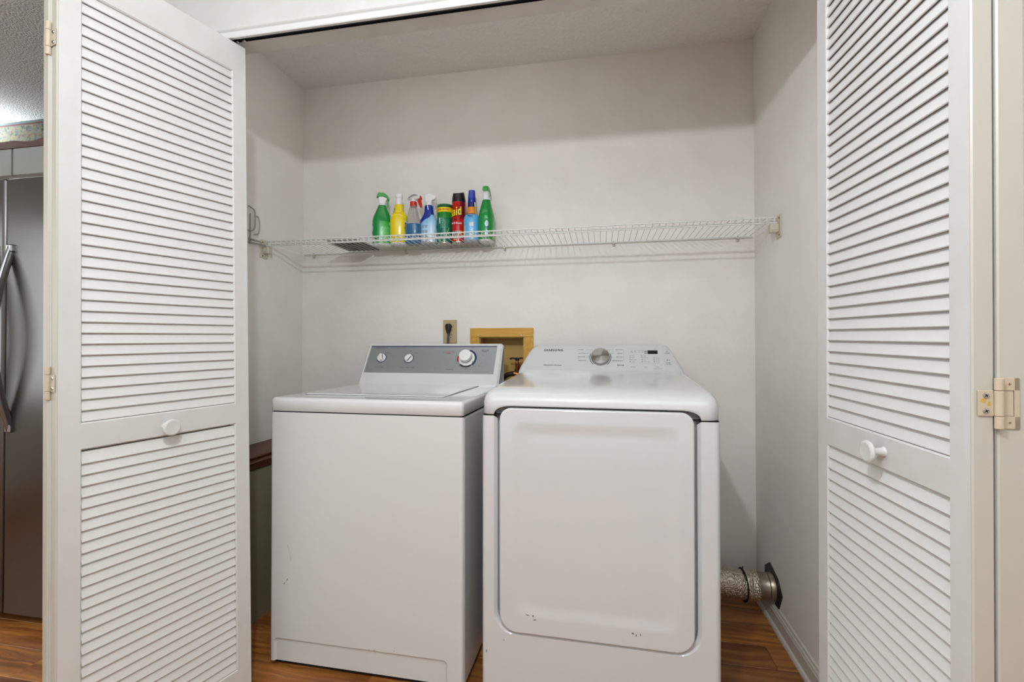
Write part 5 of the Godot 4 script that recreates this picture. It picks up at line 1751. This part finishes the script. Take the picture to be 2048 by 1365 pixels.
# ------------------------------------------------------------------ kitchen beyond the left door
func kitchen():
	var f = thing("refrigerator", "stainless steel side-by-side refrigerator in the kitchen left of the door", "refrigerator", Vector3(-0.64, 0, 0.44))
	obj("body", box_of(Vector3(-0.45, 0.03, -0.34), Vector3(0.46, 1.735, 0.285), 0.004), M.dark_trim, f)
	for q in [[-0.45, -0.106, "left"], [-0.098, 0.46, "right"]]:
		var ds := st()
		var wd: float = q[1] - q[0]
		prism_y_at(ds, rrect(wd, 0.07, 0.012, 5), 0.045 if true else 0.0, 1.742, 0.006, Vector3((q[0] + q[1]) / 2, 0, 0.325))
		obj("door", ds, M.steel, f)
	obj("kick_grille", box_of(Vector3(-0.44, 0.004, 0.20), Vector3(0.45, 0.04, 0.30), 0.004), M.dark_trim, f)
	var k := st()
	for y in [0.012, 0.022, 0.032]: box(k, Vector3(0, y, 0.301), Vector3(0.86, 0.003, 0.003))
	obj("grille_slot", k, M.matte_black, f)
	for x in [-0.066, -0.145]:
		var h := st()
		var pts := []
		for i in 17:
			var t := i / 16.0
			pts.append(Vector3(x, lerpf(0.755, 1.475, t), 0.357 + 0.060 * sin(PI * t)))
		tube(h, pts, 0.015, 14, 0.008)
		box(h, Vector3(x, 0.765, 0.362), Vector3(0.028, 0.03, 0.02), 0.004)
		box(h, Vector3(x, 1.465, 0.362), Vector3(0.028, 0.03, 0.02), 0.004)
		obj("handle", h, M.steel_handle, f)
	var c = thing("wall_cabinet", "white slab-door wall cabinet above the refrigerator", "cabinet", Vector3(-1.3, 1.985, 0.15))
	obj("carcass", box_of(Vector3(-1.3, 0, -0.148), Vector3(1.18, 0.140, 0.13)), M.cabinet, c)
	var x := -1.06
	for q in [[-1.10, -0.655], [-0.645, -0.204], [-0.192, 0.48], [0.49, 1.17]]:
		var ds := st()
		box(ds, Vector3((q[0] + q[1]) / 2, 0.070, 0.1415), Vector3(q[1] - q[0], 0.140, 0.019), 0.002)
		obj("door", ds, M.cabinet, c)
	# scalloped wood rail standing on the cabinet
	var poly := [Vector2(-1.3, 0.0), Vector2(1.18, 0.0)]
	var n := 120
	for i in n + 1:
		var px := 1.18 - 2.48 * i / n
		var ph := px * 16.0
		poly.append(Vector2(px, 0.036 + 0.006 * sin(ph) + 0.004 * sin(ph * 2.0 + 0.8)))
	var vs := st()
	prism(vs, poly, 0.0, 0.016, 0.0, Transform3D())
	var vr = obj("wood_valance", vs, M.valance_wood)
	vr.position = Vector3(-1.3, 2.127, 0.286)
	tag(vr, "brown scalloped wood rail standing on top of the wall cabinet", "wood rail")
	# floral wallpaper border
	var im := Image.create(512, 128, false, Image.FORMAT_RGB8)
	im.fill(Color(0.44, 0.43, 0.36))
	var rng := RandomNumberGenerator.new()
	rng.seed = 9
	var cols := [Color(0.80, 0.62, 0.42), Color(0.72, 0.47, 0.40), Color(0.25, 0.40, 0.33), Color(0.45, 0.55, 0.62), Color(0.62, 0.58, 0.68), Color(0.86, 0.78, 0.52), Color(0.32, 0.47, 0.42), Color(0.84, 0.82, 0.76), Color(0.50, 0.60, 0.55)]
	for i in 420:
		var cx := rng.randi_range(0, 511)
		var cy := rng.randi_range(16, 127)
		var col: Color = cols[rng.randi_range(0, cols.size() - 1)].darkened(0.42)
		var ra := rng.randf_range(3, 11)
		var rb := rng.randf_range(2, 6)
		var an := rng.randf() * PI
		for dy in range(-12, 13):
			for dx in range(-12, 13):
				var v := Vector2(dx, dy).rotated(an)
				var q := pow(v.x / ra, 2) + pow(v.y / rb, 2)
				if q < 1.0 and cy + dy > 15 and cy + dy < 128:
					im.set_pixel(posmod(cx + dx, 512), cy + dy, col.lerp(Color(0.55, 0.54, 0.47), 0.3 * q))
	im.fill_rect(Rect2i(0, 0, 512, 9), Color(0.36, 0.43, 0.44))
	im.fill_rect(Rect2i(0, 9, 512, 6), Color(0.33, 0.17, 0.16))
	var bm := mat("floral_paper", Color.WHITE, 0.8)
	bm.albedo_texture = ImageTexture.create_from_image(im)
	var bs := st()
	var bx0 := -2.75
	var bx1 := -0.11
	quad(bs, Vector3(bx0, 2.25, 0.0015), Vector3(bx1, 2.25, 0.0015), Vector3(bx1, CEIL + 0.003, 0.0015), Vector3(bx0, CEIL + 0.003, 0.0015), -1, Vector2(0, 1), Vector2(3.6, 1), Vector2(3.6, 0), Vector2(0, 0))
	quad(bs, Vector3(bx0, 2.25, 0.0), Vector3(bx1, 2.25, 0.0), Vector3(bx1, 2.25, 0.0015), Vector3(bx0, 2.25, 0.0015))
	var br := obj("wallpaper_border", bs, bm)
	tag(br, "floral wallpaper border along the top of the kitchen wall", "wallpaper border")

func prism_y_at(s: SurfaceTool, poly: Array, y0: float, y1: float, b: float, at: Vector3):
	prism(s, poly, y0, y1, b, Transform3D(Basis(Vector3(1, 0, 0), Vector3(0, 0, -1), Vector3(0, 1, 0)), at), true)

# ------------------------------------------------------------------ unseen and added lamps (out of the frame)
func lamps():
	var sk = thing("added_fill_panel", "large added panel glowing in the hall ceiling behind the camera for fill light", "fill_panel", Vector3(1.2, 2.43, 2.95), 0.0, "", "structure")  # glowing panel added as the body of the overhead fill
	var gm := mat("fill_panel_glow", Color(0.9, 0.9, 0.9), 0.6)
	gm.emission_enabled = true
	gm.emission = Color(0.97, 0.98, 1.0)
	gm.emission_energy_multiplier = 0.4
	obj("lit_fill_panel", box_of(Vector3(-1.4, 0.0, -1.0), Vector3(1.4, 0.01, 1.0)), gm, sk)
	var fr := st()
	for x in [-1.42, 1.42]: box(fr, Vector3(x, -0.004, 0), Vector3(0.05, 0.03, 2.09), 0.004)
	for z in [-1.02, 1.02]: box(fr, Vector3(0, -0.004, z), Vector3(2.89, 0.03, 0.05), 0.004)
	obj("fill_panel_frame", fr, M.trim_paint, sk)
	strip()
	unseen_lamp("unseen_hall_lamp", "small unseen lamp out of view before the closet, casting the header and shelf shadows", UNSEEN_LAMP_AT, 0.032, Color(0.94, 0.97, 1.0), E_UNSEEN_LAMP)
	unseen_uplight()

func unseen_uplight():  # unseen lamp, placed to brighten the kitchen ceiling by the far wall
	var o = thing("unseen_kitchen_lamp", "small unseen lamp on top of the kitchen wall cabinet, placed to brighten the ceiling", "lamp", Vector3(-2.42, 2.1255, 0.13))
	var h := st()
	lathe(h, [Vector2(0.045, 0.0), Vector2(0.05, 0.004), Vector2(0.05, 0.03), Vector2(0.046, 0.034), Vector2(0.044, 0.030)], 24)
	obj("housing", h, M.trim_paint, o)
	var gm := mat("lit_unseen_lamp", Color(0.9, 0.9, 0.9), 0.4)
	gm.emission_enabled = true
	gm.emission = Color(0.95, 0.98, 1.0)
	gm.emission_energy_multiplier = 1.0
	var g := st()
	lathe(g, [Vector2(0.043, 0.0305), Vector2(0.043, 0.0325)], 24)
	obj("lit_lamp_glass", g, gm, o)
	var l := SpotLight3D.new()
	l.name = "unseen_kitchen_light"
	l.light_color = Color(0.95, 0.98, 1.0)
	l.light_energy = E_KIT
	l.light_size = 0.04
	l.spot_angle = 80.0
	l.spot_angle_attenuation = 0.6
	l.spot_range = 8.0
	l.spot_attenuation = 2.0
	l.shadow_enabled = true
	o.add_child(l)
	l.position = Vector3(0, 0.045, 0)
	l.rotation.x = PI / 2

func strip():  # lamp added as closet fill, hidden by the header
	var o = thing("added_strip_lamp", "short added lamp hidden behind the closet header as fill light", "lamp", Vector3(0.85, CEIL, 0.735))
	obj("housing", box_of(Vector3(-0.62, -0.045, -0.03), Vector3(0.62, 0.0, 0.05), 0.004), M.trim_paint, o)
	var gm := mat("fill_tube_glow", Color(0.9, 0.9, 0.9), 0.4)
	gm.emission_enabled = true
	gm.emission = Color(0.97, 0.98, 1.0)
	gm.emission_energy_multiplier = 0.6
	var t := st()
	tube(t, [Vector3(-0.6, -0.042, -0.010), Vector3(0.6, -0.042, -0.010)], 0.014, 14)
	obj("lit_fill_tube", t, gm, o)

func unseen_lamp(called: String, label: String, at: Vector3, r: float, col: Color, energy: float):  # unseen lamp in the form of a hanging globe, throws the closet's shadows
	var p = thing(called, label, "lamp", at)
	var b := st()
	var prof := []
	for i in 13:
		var a := -PI / 2 + PI * i / 12.0
		prof.append(Vector2(maxf(r * cos(a), 0.001), r * sin(a)))
	lathe(b, prof, 24)
	var gm := mat("glow_" + str(used.get("unseen_hall_lamp", 0)), Color(0.9, 0.9, 0.88), 0.4)
	gm.emission_enabled = true
	gm.emission = col
	gm.emission_energy_multiplier = 3.0
	obj("unseen_bulb", b, gm, p)
	var c := st()
	tube(c, [Vector3(0, r * 0.95, 0), Vector3(0, CEIL - at.y, 0)], 0.003, 8)
	lathe(c, [Vector2(0.016, r * 0.9), Vector2(0.018, r * 0.9 + 0.03), Vector2(0.006, r * 0.9 + 0.045)], 16)
	obj("cord", c, M.trim_paint, p)
	var l := OmniLight3D.new()
	l.name = "unseen_lamp_light"
	l.light_color = col
	l.light_energy = energy
	l.light_size = r * 0.9
	l.omni_range = 14.0
	l.omni_attenuation = 2.0
	l.shadow_enabled = true
	p.add_child(l)
